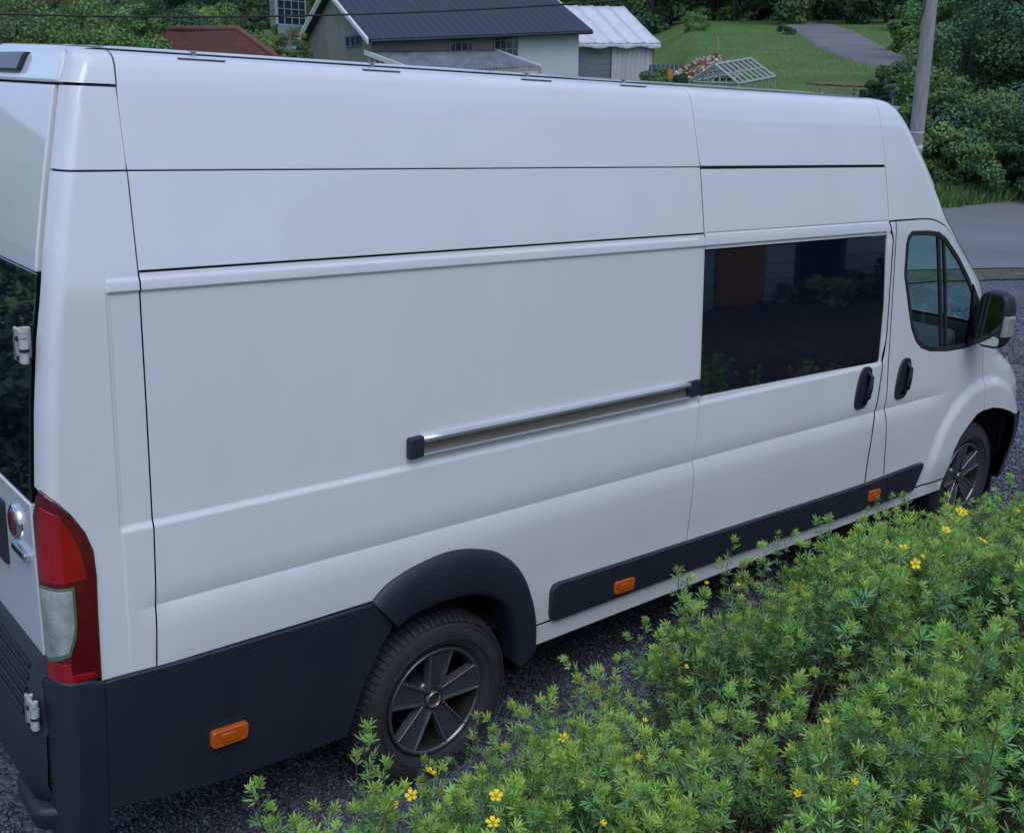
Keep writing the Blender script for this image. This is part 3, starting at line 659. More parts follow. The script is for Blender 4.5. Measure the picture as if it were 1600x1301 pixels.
# tail light
tls = [(-1.288, .790), (-1.286, .987), (-1.282, 1.107), (-1.286, 1.186), (-1.306, 1.247), (-1.343, 1.309), (-1.378, 1.350)]
tlp = tls+[xe(1.385, .07), xe(1.30, .10), xe(1.1, .10), xe(.9, .10), xe(.79, .10)]
tl = panel('tail_light', tlp, M['darkred'], van, off=.010, thick=.03, gap=.002, rim=.004, step=.02)
panel('red_lens', [(-1.31, 1.11), (-1.322, 1.20), (-1.345, 1.262), (-1.375, 1.315), xe(1.34, .07), xe(1.2, .09), xe(1.11, .09)], M['red'], tl, off=.013, thick=.008, gap=.001, rim=.001, step=.02)
panel('clear_lens', [(-1.346, 1.095), xe(1.095, .095), xe(1.0, .095), xe(.87, .092), xe(.858, .08), (-1.372, .885), (-1.353, .93), (-1.346, .975)], M['lensgreen'], tl, off=.013, thick=.008, gap=.001, rim=.001, step=.02)
panel('clear_lens', [(-1.354, 1.087), xe(1.087, .09), xe(1.0, .09), xe(.88, .088), xe(.872, .08), (-1.378, .897), (-1.362, .935), (-1.354, .975)], M['clear'], tl, off=.016, thick=.008, gap=.001, rim=.001, step=.02)
panel('red_lens', [(-1.305, .800), (-1.305, .815), (-1.37, .822), (-1.375, .86), xe(.86, .085), xe(.80, .09)], M['red'], tl, off=.013, thick=.006, gap=.001, rim=.001, step=.02)
# rear door
def rear(name, y0, y1, z0, z1, mt, parent, o=0., n=10, rad=0, bev=.006):
    zs = np.linspace(z0, z1, n); V = []; F = []
    for z in zs:
        x = float(XR(z))-.045-o
        dd = float(D0(z))-.03; ya = y0+(dd if y0 < .3 else 0); yb = y1-(dd if y1 > 1.7 else 0)
        V += [(x, ya, z), (x, yb, z), (x+.03, ya, z), (x+.03, yb, z)]
    for i in range(n-1):
        a = i*4
        F += [(a, a+4, a+5, a+1), (a+2, a+3, a+7, a+6), (a, a+2, a+6, a+4), (a+1, a+5, a+7, a+3)]
    F += [(0, 1, 3, 2), (n*4-4, n*4-2, n*4-1, n*4-3)]
    ob = nmesh(name, V, F, mt, parent, False)
    b = ob.modifiers.new('bevel', 'BEVEL'); b.width = bev; b.segments = 3; b.limit_method = 'ANGLE'; b.angle_limit = R(50)
    return ob
for ya, yb, nm in ((.155, 1.020, 'rear_door'), (1.030, 1.895, 'rear_door')):
    rdr = rear(nm, ya, yb, 1.985, 2.498, Pt, van, 0.)
    rear('door_panel', ya, yb, .835, 1.315, Pt, rdr, 0.)
    rear('rear_window', ya, yb, 1.318, 1.982, M['privacy'], rdr, -.004, bev=.003)
    if nm == 'rear_door' and ya < 1:
        rear('door_pressing', .42, 1.00, 1.03, 1.24, M['black'], rdr, .012)
        def disc(name, c, r, x, d, mt, par, k=28):
            b = MB(); prof = [(0.0001, 0), (r*.8, 0), (r, d*.3), (r, d)]; n_ = len(prof)
            V_ = [(x-(.012 if 0 else 0)-d+y, c[0]+rr*math.cos(2*PI*j/k), c[1]+rr*math.sin(2*PI*j/k)) for j in range(k) for rr, y in prof]
            F_ = [(j*n_+i, ((j+1) % k)*n_+i, ((j+1) % k)*n_+i+1, j*n_+i+1) for j in range(k) for i in range(n_-1)]
            b.add(V_, F_); return b.build(name, mt, par, True)
        bd = disc('round_badge', (.300, 1.215), .055, -1.408, .018, M['chrome'], rdr)
        disc('badge_face', (.300, 1.215), .041, -1.424, .006, M['badge'], rdr)
        b = MB(); b.box((-1.428, .195, 1.122), (-1.404, .325, 1.147)); b.build('chrome_script_bar', M['chrome'], rdr, bevel=.006)
rear('rear_header', .13, 1.92, 2.504, 2.594, Pt, van, .0, bev=.012)
rear('high_brake_lamp', .62, 1.43, 2.535, 2.590, M['blackgloss'], van, .018)
rear('rear_frame', .11, 1.94, .80, 2.50, M['gap'], van, -.032)
# bumper with step ribs
mb = MB(); prof = [(-1.40, .84), (-1.43, .835), (-1.470, .62), (-1.478, .60), (-1.482, .44), (-1.470, .40), (-1.44, .36), (-1.38, .35)]
n = len(prof); ysb = [.075, .12, .3, 1.025, 1.75, 1.93, 1.975]
V = []
for k, y in enumerate(ysb):
    f = .045 if k in (0, 6) else 0
    V += [(x+f, y, z) for x, z in prof]
F = [(i*n+j, i*n+j+1, (i+1)*n+j+1, (i+1)*n+j) for i in range(6) for j in range(n-1)]
bump = nmesh('rear_bumper', V, F, M['black'], van, True)
for k in range(5):
    t0 = .12+k*.17; a = np.array([-1.43, .835])*(1-t0)+np.array([-1.470, .62])*t0; b_ = np.array([-1.43, .835])*(1-t0-.08)+np.array([-1.470, .62])*(t0+.08)
    r_ = MB(); r_.hexa([(a[0]-.008, .17, a[1]), (a[0]-.008, 1.88, a[1]), (a[0]+.01, 1.88, a[1]), (a[0]+.01, .17, a[1]), (b_[0]-.008, .17, b_[1]), (b_[0]-.008, 1.88, b_[1]), (b_[0]+.01, 1.88, b_[1]), (b_[0]+.01, .17, b_[1])][::1]); r_.build('step_rib', M['blackgloss'], bump, bevel=.003)
mb = MB(); mb.hexa([(-1.475, .10, .275), (-1.31, .02, .262), (-1.30, .30, .262), (-1.46, .32, .275), (-1.487, .065, .372), (-1.32, -.004, .352), (-1.30, .30, .36), (-1.475, .32, .378)]); mb.build('bumper_lip', M['black'], van, True, bevel=.03)
# hinges
def hinge(x, y, z):
    pass
    g = MB(); g.box((x-.024, y-.005, z-.044), (x-.014, y+.055, z+.052)); g.box((x-.024, y+.035, z-.04), (x+.02, y+.05, z+.05)); h = g.build('door_hinge', M['hinge'], van, bevel=.004)
    g = MB(); g.tube([(x-.012, y-.004, z-.044), (x-.012, y-.004, z-.012)], .011, 10); g.tube([(x-.012, y-.004, z-.002), (x-.012, y-.004, z+.025)], .013, 10); g.tube([(x-.012, y-.004, z+.029), (x-.012, y-.004, z+.047)], .011, 10); g.build('hinge_barrel', M['hinge'], h, True, sharp=40)
    g = MB(); g.tube([(x-.0245, y+.012, z+.025), (x-.029, y+.012, z+.025)], .007, 8); g.tube([(x-.0245, y+.012, z-.03), (x-.029, y+.012, z-.03)], .007, 8); g.tube([(x-.012, y-.004, z-.010), (x-.012, y-.004, z-.004)], .014, 10); g.build('hinge_bolt', M['gap'], h, kind='stuff')
hinge(-1.398, .118, 1.79); hinge(-1.446, .088, .680)
# mirror
def mirror():
    cpt = Vector((3.81, -.118, 1.412))
    g = MB(); V = []; k = 28
    # superellipse sections in y,z stepping forward in x
    secs = [(-.055, .88), (-.05, .96), (-.03, 1.), (.02, 1.), (.06, .92), (.09, .75), (.105, .45), (.108, .05)]
    for dx, sc in secs:
        for j in range(k):
            a = 2*PI*j/k; c_, s_ = math.cos(a), math.sin(a)
            V.append((cpt.x+dx, cpt.y+.094*sc*np.sign(c_)*abs(c_)**.62, cpt.z+.165*sc*np.sign(s_)*abs(s_)**.62))
    F = [(i*k+j, (i+1)*k+j, (i+1)*k+(j+1) % k, i*k+(j+1) % k) for i in range(len(secs)-1) for j in range(k)]
    F.append(tuple(range(k)))
    g.add(V, F); body = g.build('wing_mirror', M['black'], van, True, sharp=50)
    def plate(name, z0, z1, mt, dx=-.057):
        b = MB(); pts = []
        for j in range(24):
            a = 2*PI*j/24; c_, s_ = math.cos(a), math.sin(a)
            pts.append((cpt.x+dx, cpt.y+.008+.074*np.sign(c_)*abs(c_)**.5, cpt.z+(z0+z1)/2+(z1-z0)/2*np.sign(s_)*abs(s_)**.5))
        V2 = pts+[(x+.006, y, z) for x, y, z in pts]; F2 = [tuple(range(24))]+[(j, j+24, (j+1) % 24+24, (j+1) % 24) for j in range(24)]
        b.add(V2, F2); return b.build(name, mt, body)
    plate('mirror_glass', -.075, .150, M['mirror']); plate('lower_mirror_glass', -.146, -.088, M['mirror'])
    b = MB()
    for i in range(1):
        b.hexa([(cpt.x-.062, cpt.y-.102, cpt.z-.085), (cpt.x+.02, cpt.y-.108, cpt.z-.085), (cpt.x+.02, cpt.y-.08, cpt.z-.085), (cpt.x-.062, cpt.y-.068, cpt.z-.085),
                (cpt.x-.062, cpt.y-.104, cpt.z+.035), (cpt.x+.02, cpt.y-.110, cpt.z+.035), (cpt.x+.02, cpt.y-.08, cpt.z+.035), (cpt.x-.062, cpt.y-.074, cpt.z+.035)])
    b.build('indicator_lens', M['clear'], body, bevel=.008)
    b = MB(); b.hexa([(3.86, .06, 1.26), (3.93, .06, 1.26), (3.89, -.05, 1.30), (3.83, -.05, 1.30), (3.86, .06, 1.46), (3.92, .06, 1.46), (3.89, -.05, 1.49), (3.83, -.05, 1.49)]); b.build('mirror_arm', M['black'], body, bevel=.01)
M['mirror'] = mat('mirror_silver', (.7, .78, .78), .02, metal=1.)
mirror()
# wheels
M['rimsat'] = mat('rim_alloy_satin', (.38, .39, .41), .24, metal=.8, noise=.3, nscale=25)
def wheel(cx, cz, dy, rot, cap):
    b = MB(); b.lathe([(.0001, .035), (.035, .034), (.062, .030), (.075, .045), (.08, .10)], (0, 0, 0), 40); w = b.build('wheel', M['rim'], van, True); w.location = (cx, dy, cz)
    t = MB(); prof = [(.218, .02), (.226, .004), (.245, -.012), (.275, -.020), (.305, -.018), (.325, -.008), (.338, .006), (.347, .022), (.350, .05), (.350, .17), (.338, .205), (.30, .225), (.22, .21)]
    t.lathe(prof, (0, 0, 0), 96); ty = t.build('tyre', M['tyre'], w, True)
    tr = MB()
    for i in range(76):
        a = 2*PI*i/76; c_, s_ = math.cos(a), math.sin(a)
        for (r0, y0, r1, y1, sh) in ((.328, -.012, .3445, .010, 0), (.3445, .010, .3555, .045, .15), (.351, .052, .3565, .095, .4), (.351, .103, .3565, .15, -.4)):
            hw = 2*PI/76*.34; k_ = sh*.05
            P = []
            for r_, y_, aa in ((r0, y0, a-hw), (r0, y0, a+hw), (r1, y1, a+hw+k_), (r1, y1, a-hw+k_)): P.append((r_*math.cos(aa), y_, r_*math.sin(aa)))
            nrm = np.array([c_*(y1-y0), -(r1-r0), s_*(y1-y0)]); nrm /= np.linalg.norm(nrm)
            q = [tuple(np.array(p)+nrm*.004) for p in P]; p = [tuple(np.array(p)-nrm*.003) for p in P]
            tr.hexa(p+q)
    tr.build('tread_block', M['tyre'], w, kind='stuff')
    rg = MB()
    for r_ in (.262, .268, .312):
        rg.tube([(r_*math.cos(a), -.019 if r_ < .3 else -.0165, r_*math.sin(a)) for a in np.linspace(0, 2*PI, 90)], .0015, 4, False)
    rg.build('sidewall_ring', M['tyre'], w, kind='stuff')
    b = MB(); b.lathe([(.219, .012), (.222, -.004), (.217, -.010), (.209, -.006), (.205, .004)], (0, 0, 0), 72); rim = b.build('rim', M['rim'], w, True)
    b = MB(); b.lathe([(.2055, .002), (.198, .03), (.192, .09), (.19, .18)], (0, 0, 0), 72); b.build('rim_barrel', M['rimdirt'], w, True)
    b = MB(); b.lathe([(.19, .15), (.06, .155), (.0001, .155)], (0, 0, 0), 40); b.lathe([(.15, .10), (.15, .13)], (0, 0, 0), 40); b.lathe([(.0001, .10), (.15, .10)], (0, 0, 0), 40); b.build('brake_drum', M['gap'], w, True)
    for k in range(5):
        a = rot+2*PI*k/5; d = np.array([math.cos(a), 0, math.sin(a)]); e = np.array([-math.sin(a), 0, math.cos(a)]); yv = np.array([0, 1., 0])
        def pt(r_, w_, y_): return tuple(d*r_+e*w_+yv*y_)
        s = MB()
        # dished centre web and two raised flanks
        s.hexa([pt(.045, -.029, .05), pt(.045, .029, .05), pt(.209, .050, .03), pt(.209, -.050, .03), pt(.045, -.029, .020), pt(.045, .029, .020), pt(.209, .050, .002), pt(.209, -.050, .002)][::1])
        sp = s.build('spoke', M['rim'], w, bevel=.002)
        for sg in (-1, 1):
            q = MB(); q.hexa([pt(.045, sg*.030-.005, .05), pt(.045, sg*.030+.005, .05), pt(.2085, sg*.054+.007, .03), pt(.2085, sg*.054-.007, .03), pt(.045, sg*.027-.004, .011), pt(.045, sg*.027+.004, .011), pt(.2085, sg*.054+.004, -.006), pt(.2085, sg*.054-.004, -.006)])
            q.build('spoke_flank', M['rimsat'], w, bevel=.0015)
        a2 = a+PI/5; q = MB(); c0 = np.array([.046*math.cos(a2), 0, .046*math.sin(a2)])
        q.tube([tuple(c0+yv*.035), tuple(c0+yv*.012)], .0095, 6); q.build('wheel_bolt', M['rim'], w)
    b = MB()
    if cap: b.lathe([(.0001, .000), (.022, .001), (.030, .006), (.032, .03)], (0, 0, 0), 28); b.build('hub_cap', M['rim'], w, True)
    else:
        b.lathe([(.026, .03), (.026, .008), (.030, .004), (.034, .008), (.035, .035)], (0, 0, 0), 28); b.build('hub_ring', M['rimedge'], w, True)
        b = MB(); b.lathe([(.0001, .018), (.026, .02)], (0, 0, 0), 20); b.build('hub_centre', M['rust'], w, True)
    return w
wheel(0., .235, .045, R(84), False)
wheel(4.035, .360, .045, R(100), True)
# ------------------------------------------------------------------ gravel stones near the van
def stones(n, region, smin, smax, name):
    P = region(n)
    P = P[:n]; k = len(P)
    base = np.array([(1, 0, 0), (-1, 0, 0), (0, 1, 0), (0, -1, 0), (0, 0, 1), (0, 0, -1)], float)
    F0 = np.array([(0, 2, 4), (2, 1, 4), (1, 3, 4), (3, 0, 4), (2, 0, 5), (1, 2, 5), (3, 1, 5), (0, 3, 5)])
    sz = rng.uniform(smin, smax, (k, 1))*np.exp(rng.normal(0, .15, (k, 1)))
    A = rng.normal(size=(k, 3, 3)); Q, _ = np.linalg.qr(A)
    sc = np.stack([rng.uniform(.8, 1.3, k), rng.uniform(.6, 1., k), rng.uniform(.45, .8, k)], 1)
    V = (base[None]*(1+rng.normal(0, .18, (k, 6, 1)))+rng.normal(0, .15, (k, 6, 3)))*sc[:, None, :]
    V = np.einsum('kij,kvj->kvi', Q, V)*sz[:, None, :]
    V += P[:, None, :]
    F = (F0[None]+(np.arange(k)*6)[:, None, None]).reshape(-1, 3)
    t = np.repeat(np.clip(rng.lognormal(0, .42, (k, 1)), .3, 3.2), 6, 0)*np.array([1, 1, 1.03])
    return nmesh(name, V.reshape(-1, 3), F, M['stone'], None, False, tint=t, kind='stuff')
def reg(x0, x1, y0, y1, zoff=.0):
    def f(n):
        x = rng.uniform(x0, x1, n); y = rng.uniform(y0, y1, n)
        return np.stack([x, y, terrain(x, y)+rng.uniform(.0, .010, n)+zoff], 1)
    return f
stones(26000, reg(-1.9, .6, -1.0, .55), .006, .011, 'gravel')
stones(26000, reg(.5, 3.3, -1.0, .5), .006, .011, 'gravel')
stones(5000, reg(-2.2, -1.35, .2, 1.6), .007, .012, 'gravel')
stones(16000, reg(3.3, 6.2, -1.0, .8), .008, .013, 'gravel')
stones(9000, reg(5.0, 11.5, -.5, 3.5), .012, .022, 'gravel')
# ------------------------------------------------------------------ planting bed
def mound(x, y):
    b = terrain(x, y)
    return b+.02+.62*sst(-y, .75, 2.3)+.03*np.sin(x*3.1)*np.sin(y*4.3+1)*sst(-y, .75, 1.1)+.012*np.sin(x*19+y*7)*np.sin(y*23)*sst(-y, .75, .9)
xs = np.arange(-1.6, 9.5, .06); ys = np.arange(-4.2, -.72, .06)
Xg, Yg = np.meshgrid(xs, ys, indexing='ij'); wob = .06*np.sin(Xg*2.3)+.03*np.sin(Xg*7.1)
Zg = mound(Xg, Yg+wob)-.01
V = np.stack([Xg, Yg+wob, Zg], -1).reshape(-1, 3); ny = len(ys)
i, j = np.meshgrid(np.arange(len(xs)-1), np.arange(ny-1), indexing='ij'); a = (i*ny+j).ravel()
nmesh('planting_bed', V, np.stack([a, a+ny, a+ny+1, a+1], 1), M['soil'], None, True, kind='structure')
# ------------------------------------------------------------------ shrub sprigs
def rot_to(d, roll):
    d = d/np.linalg.norm(d); h = np.array([0, 0, 1.]) if abs(d[2]) < .95 else np.array([1., 0, 0])
    a = np.cross(h, d); a /= np.linalg.norm(a); b = np.cross(d, a)
    a2 = a*math.cos(roll)+b*math.sin(roll); b2 = -a*math.sin(roll)+b*math.cos(roll)
    return np.stack([a2, d, b2], 1)      # local y along d
def leaflet(L, w):
    c = rng.uniform(-.15, .25)*L
    V = np.array([(0, 0, 0), (-w*.5, L*.45, w*.18), (w*.5, L*.45, w*.18), (0, L*.5, -.02*L), (-w*.36, L*.78, w*.10+c*.4), (w*.36, L*.78, w*.10+c*.4), (0, L, c)])
    F = [(0, 3, 1), (0, 2, 3), (1, 3, 4), (3, 2, 5), (3, 5, 6), (3, 6, 4)]
    return V, F
def leaf_mesh(size):
    V = []; F = []
    pet = size*.35
    for ang, k in ((0, 1.0), (38, .92), (-38, .92), (72, .78), (-72, .78)):
        if abs(ang) > 50 and rng.random() < .15: continue
        v, f = leaflet(size*k*rng.uniform(.85, 1.1), size*.195*k)
        a = R(ang+rng.uniform(-9, 9)); M3 = np.array([(math.cos(a), math.sin(a), 0), (-math.sin(a), math.cos(a), 0), (0, 0, 1)])
        tl_ = R(rng.uniform(-14, 22)); T3 = np.array([(1, 0, 0), (0, math.cos(tl_), -math.sin(tl_)), (0, math.sin(tl_), math.cos(tl_))])
        v = v@T3.T@M3.T; v[:, 1] += pet*(1 if abs(ang) < 60 else .75)
        n = len(V); V += list(v); F += [tuple(i+n for i in g) for g in f]
    n = len(V); w = size*.03
    V += [np.array((-w, 0, 0)), np.array((w, 0, 0)), np.array((0, pet, 0))]; F.append((n, n+1, n+2))
    return np.array(V), F
def tube_arr(pts, r0, r1, k=4):
    V = []; F = []
    for i, p in enumerate(pts):
        d = pts[min(i+1, len(pts)-1)]-pts[max(i-1, 0)]; B = rot_to(d, 0); r = r0+(r1-r0)*i/(len(pts)-1)
        for j in range(k): V.append(p+B[:, 0]*r*math.cos(2*PI*j/k)+B[:, 2]*r*math.sin(2*PI*j/k))
    for i in range(len(pts)-1):
        for j in range(k):
            F.append((i*k+j, i*k+(j+1) % k, (i+1)*k+(j+1) % k)); F.append((i*k+j, (i+1)*k+(j+1) % k, (i+1)*k+j))
    return V, F
LEAVES = [leaf_mesh(.030*rng.uniform(.85, 1.15)) for _ in range(14)]
def sprig(L, dens_=1.):
    LV, LF, LT = [], [], []; SV, SF = [], []
    def shoot(p0, d0, L, lead):
        n = 7; pts = [p0]; d = d0/np.linalg.norm(d0)
        for i in range(n):
            d = d+rng.normal(0, .07, 3)+np.array([0, 0, .05]); d /= np.linalg.norm(d); pts.append(pts[-1]+d*L/n)
        v, f = tube_arr(pts, .0022 if lead else .0014, .0008); k0 = len(SV); SV.extend(v); SF.extend([tuple(i+k0 for i in g) for g in f])
        cum = np.linspace(0, 1, n+1); pa = np.array(pts)
        sp = .021/dens_; t = .10 if lead else .25; ph = rng.uniform(0, 6)
        while t < 1.0:
            p = np.array([np.interp(t, cum, pa[:, q]) for q in range(3)]); dd = pa[-1]-pa[max(0, int(t*n)-1)]; dd = dd/(np.linalg.norm(dd)+1e-9)
            B = rot_to(dd, ph); ph += 2.4+rng.normal(0, .2)
            open_ = R(np.interp(t, [0, .8, 1.], [74, 50, 26])+rng.normal(0, 9))
            dl = B[:, 0]*math.sin(open_)+dd*math.cos(open_)
            side = np.cross(dl, dd); side /= np.linalg.norm(side)+1e-9; nn = np.cross(side, dl)
            lv, lf = LEAVES[rng.integers(len(LEAVES))]; s = np.interp(t, [0, .6, .93, 1], [.95, 1.15, .95, .62])*rng.uniform(.8, 1.15)
            Mx = np.stack([side, dl, nn], 1)
            k0 = len(LV); LV.extend(list((lv*s)@Mx.T+p)); LF.extend([tuple(i+k0 for i in g) for g in lf])
            young = max(0, (t-.72)/.28) if lead else max(0, (t-.8)/.3)
            old = 1-min(1, t*1.2)
            c = np.array([1.0+.75*young-.20*old, 1.0+.42*young-.12*old, 1.0+.15*young+.25*old])*rng.uniform(.82, 1.15)
            LT.extend([c]*len(lv)); t += sp/L*rng.uniform(.8, 1.2)
        # whorl at the tip
        for q in range(7 if lead else 4):
            B = rot_to(dd, rng.uniform(0, 6.28)); open_ = R(rng.uniform(8, 48)); dl = B[:, 0]*math.sin(open_)+dd*math.cos(open_)
            side = np.cross(dl, dd); side /= np.linalg.norm(side)+1e-9; nn = np.cross(side, dl)
            lv, lf = LEAVES[rng.integers(len(LEAVES))]; s = rng.uniform(.5, .9)
            k0 = len(LV); LV.extend(list((lv*s)@np.stack([side, dl, nn], 1).T+pa[-1])); LF.extend([tuple(i+k0 for i in g) for g in lf])
            LT.extend([np.array([1.85, 1.42, 1.0])*rng.uniform(.85, 1.1)]*len(lv))
        return pa
    pa = shoot(np.zeros(3), np.array([rng.normal(0, .08), rng.normal(0, .08), 1.]), L, True)
    for q in range(rng.integers(2, 5)):
        t = rng.uniform(.35, .88); p = pa[int(t*7)]; a = rng.uniform(0, 6.28)
        shoot(p, np.array([math.cos(a)*.8, math.sin(a)*.8, .9]), L*rng.uniform(.18, .36), False)
    top = pa[-1]; LVa = np.array(LV)-top; SVa = np.array(SV)-top
    return LVa, np.array(LF), np.array(LT), SVa, np.array(SF), 0
SPR = [sprig(rng.uniform(.24, .40), rng.uniform(.8, 1.1)) for _ in range(20)]
bx_ = [-50, 370, 445, 540, 556, 585, 625, 700, 745, 800, 840, 880, 912, 950, 1030, 1062, 1100, 1143, 1230, 1300, 1370, 1440, 1520, 1575, 1610, 2000]
by_ = [1320, 1250, 1285, 1290, 1175, 1165, 1195, 1190, 1125, 1115, 1090, 1045, 1080, 1040, 950, 905, 915, 870, 858, 845, 805, 802, 795, 768, 770, 720]
def ztop(x, y):
    return mound(x, y)+np.interp(-y, [.7, .85, 1.2, 2.0, 4], [.55, .80, .86, .72, .6])+np.interp(x, [-1.2, -.3, .4, 1.6, 2.2, 3], [0, 0, .15, .19, .12, .06])
shr = [(-1.15, -1.15), (-.55, -1.25), (.25, -1.2), (1.1, -1.25), (2.0, -1.2), (2.95, -1.25), (3.9, -1.2), (4.9, -1.3), (5.9, -1.3), (.0, -2.0), (.9, -2.2), (1.9, -2.2), (3.0, -2.3), (4.2, -2.3), (5.4, -2.3)]
shr = np.array(shr)
def gapn(x, y): return np.sin(x*3.3+1.3)*np.sin(y*4.1+.4)+.5*np.sin(x*7.3+y*5)
tips = []
for _ in range(9000):
    x = rng.uniform(-1.7, 6.6); y = -rng.uniform(.68, 3.0)
    dmin = np.sqrt(((shr-np.array([x, y]))**2).sum(1)); near = dmin.min()
    dome = .16*(near/.55)**2
    g = gapn(x, y); zb_ = .07*math.sin(5.1*x+1.7*y)*math.sin(4.3*y+2)+.04*math.sin(9.7*x+2)*math.sin(8*y)
    z = float(ztop(x, y))-dome+rng.normal(0, .045)+zb_-.32*max(0, g-.35)-abs(rng.normal(0, .05))
    if rng.random() < .12: z += rng.uniform(.03, .12)
    if y > -.80 and rng.random() < .5: z -= rng.uniform(.05, .3)
    if g > .42 and rng.random() < .93: continue
    if x > 3 and rng.random() < .45: continue
    if np.linalg.norm(np.array([x, y, z])-CP) < 1.0: continue
    px, py = w2px((x, y, z))
    if px < 300 or px > 1800 or py > 1560: continue
    if px < 1640 and py < np.interp(px, bx_, by_)+abs(rng.normal(0, 16)): 
        dz_ = (np.interp(px, bx_, by_)+rng.uniform(0, 30)-py)
        if dz_ > 90: continue
        z -= dz_/FPX*2.6*1.05
        if z < mound(x, y)+.22: continue
    tips.append((x, y, z, .0))
    if len(tips) > 1550: break
for px, py, y in [(405, 1222, -.85), (425, 1262, -.9), (492, 1262, -.88), (578, 1158, -.85), (556, 1180, -.9), (604, 1195, -.86), (662, 1186, -.84), (690, 1200, -.9), (632, 1230, -.95), (745, 1118, -.8), (800, 1104, -.8), (812, 1140, -.86), (770, 1140, -.9), (885, 1028, -.78), (862, 1080, -.84), (905, 1062, -.82), (1008, 968, -.8), (962, 1030, -.84), (1060, 890, -.8),
                  (1100, 922, -.84), (1146, 843, -.8), (1192, 852, -.84), (1216, 830, -.8), (1160, 880, -.86), (1296, 812, -.82), (1340, 800, -.84), (1372, 763, -.82), (1412, 762, -.84), (1480, 762, -.84), (1530, 770, -.86), (1578, 732, -.86), (1250, 850, -.85), (1335, 830, -.9), (1440, 790, -.88), (1590, 760, -.9)]:
    py += 16 if px > 1300 else 4
    p = onplane(px, py, 1, y); tips.append((p[0], p[1], p[2], 1.))
tips = np.array(tips)
print('SPRIGS', len(tips))
own = np.argmin(((tips[:, None, :2]-shr[None])**2).sum(-1), 1)
flw = [(880, 1153), (1412, 856), (1478, 828), (1500, 797), (1505, 802), (672, 1205), (643, 1242), (612, 1256), (1333, 1222), (1247, 1240), (770, 1285), (998, 1183), (1535, 845), (1386, 848), (1070, 1042), (1152, 914), (1104, 912), (1465, 757), (1430, 880), (940, 1287), (775, 1243), (1440, 870), (1007, 1127), (1590, 800), (1290, 1130)]
flp = []
for px, py in flw:
    d = CF+CR*(px-U0)/FPX-CU*(py-V0)/FPX; best = None
    for t in np.arange(1.0, 9, .02):
        p = CP+d*t
        if p[1] > -.84 or p[2] < ztop(p[0], p[1])+.03: best = p; break
    flp.append(CP+d*(t-.06))
flp = np.array(flp); fown = np.argmin(((flp[:, None, :2]-shr[None])**2).sum(-1), 1)
def flower(parent, p, big):
    V = []; F = []; mi = []; r = .017 if big else .008
    nrm = (CP-p); nrm = nrm/np.linalg.norm(nrm)*.5+np.array([rng.normal(0, .35), rng.normal(0, .35), .8]); nrm /= np.linalg.norm(nrm); B = rot_to(nrm, rng.uniform(0, 6))
    cup = .25 if big else 1.1
    for k in range(5):
        a = 2*PI*k/5; a1, a2 = a-.52, a+.52
        def q(rr, aa, h): return p+(B[:, 0]*math.cos(aa)+B[:, 2]*math.sin(aa))*rr+B[:, 1]*h
        n = len(V); V += [q(.001, a, 0), q(r*.62, a1, r*cup*.45), q(r*.62, a2, r*cup*.45), q(r*.6, a, r*cup*.28), q(r, a-.28, r*cup), q(r, a+.28, r*cup), q(r*.95, a, r*cup*.85)]
        F += [(n, n+3, n+1), (n, n+2, n+3), (n+1, n+3, n+4), (n+3, n+2, n+5), (n+3, n+6, n+4), (n+3, n+5, n+6)]; mi += [0]*6
    n = len(V); k = 8
    V += [p+B[:, 1]*.004]+[p+(B[:, 0]*math.cos(2*PI*j/k)+B[:, 2]*math.sin(2*PI*j/k))*r*.26+B[:, 1]*.002 for j in range(k)]
    F += [(n, n+1+j, n+1+(j+1) % k) for j in range(k)]; mi += [1]*k
    o = nmesh('flower' if big else 'flower_bud', V, F, [M['petal'], M['flowereye']], parent, False, mi=mi)
    return o
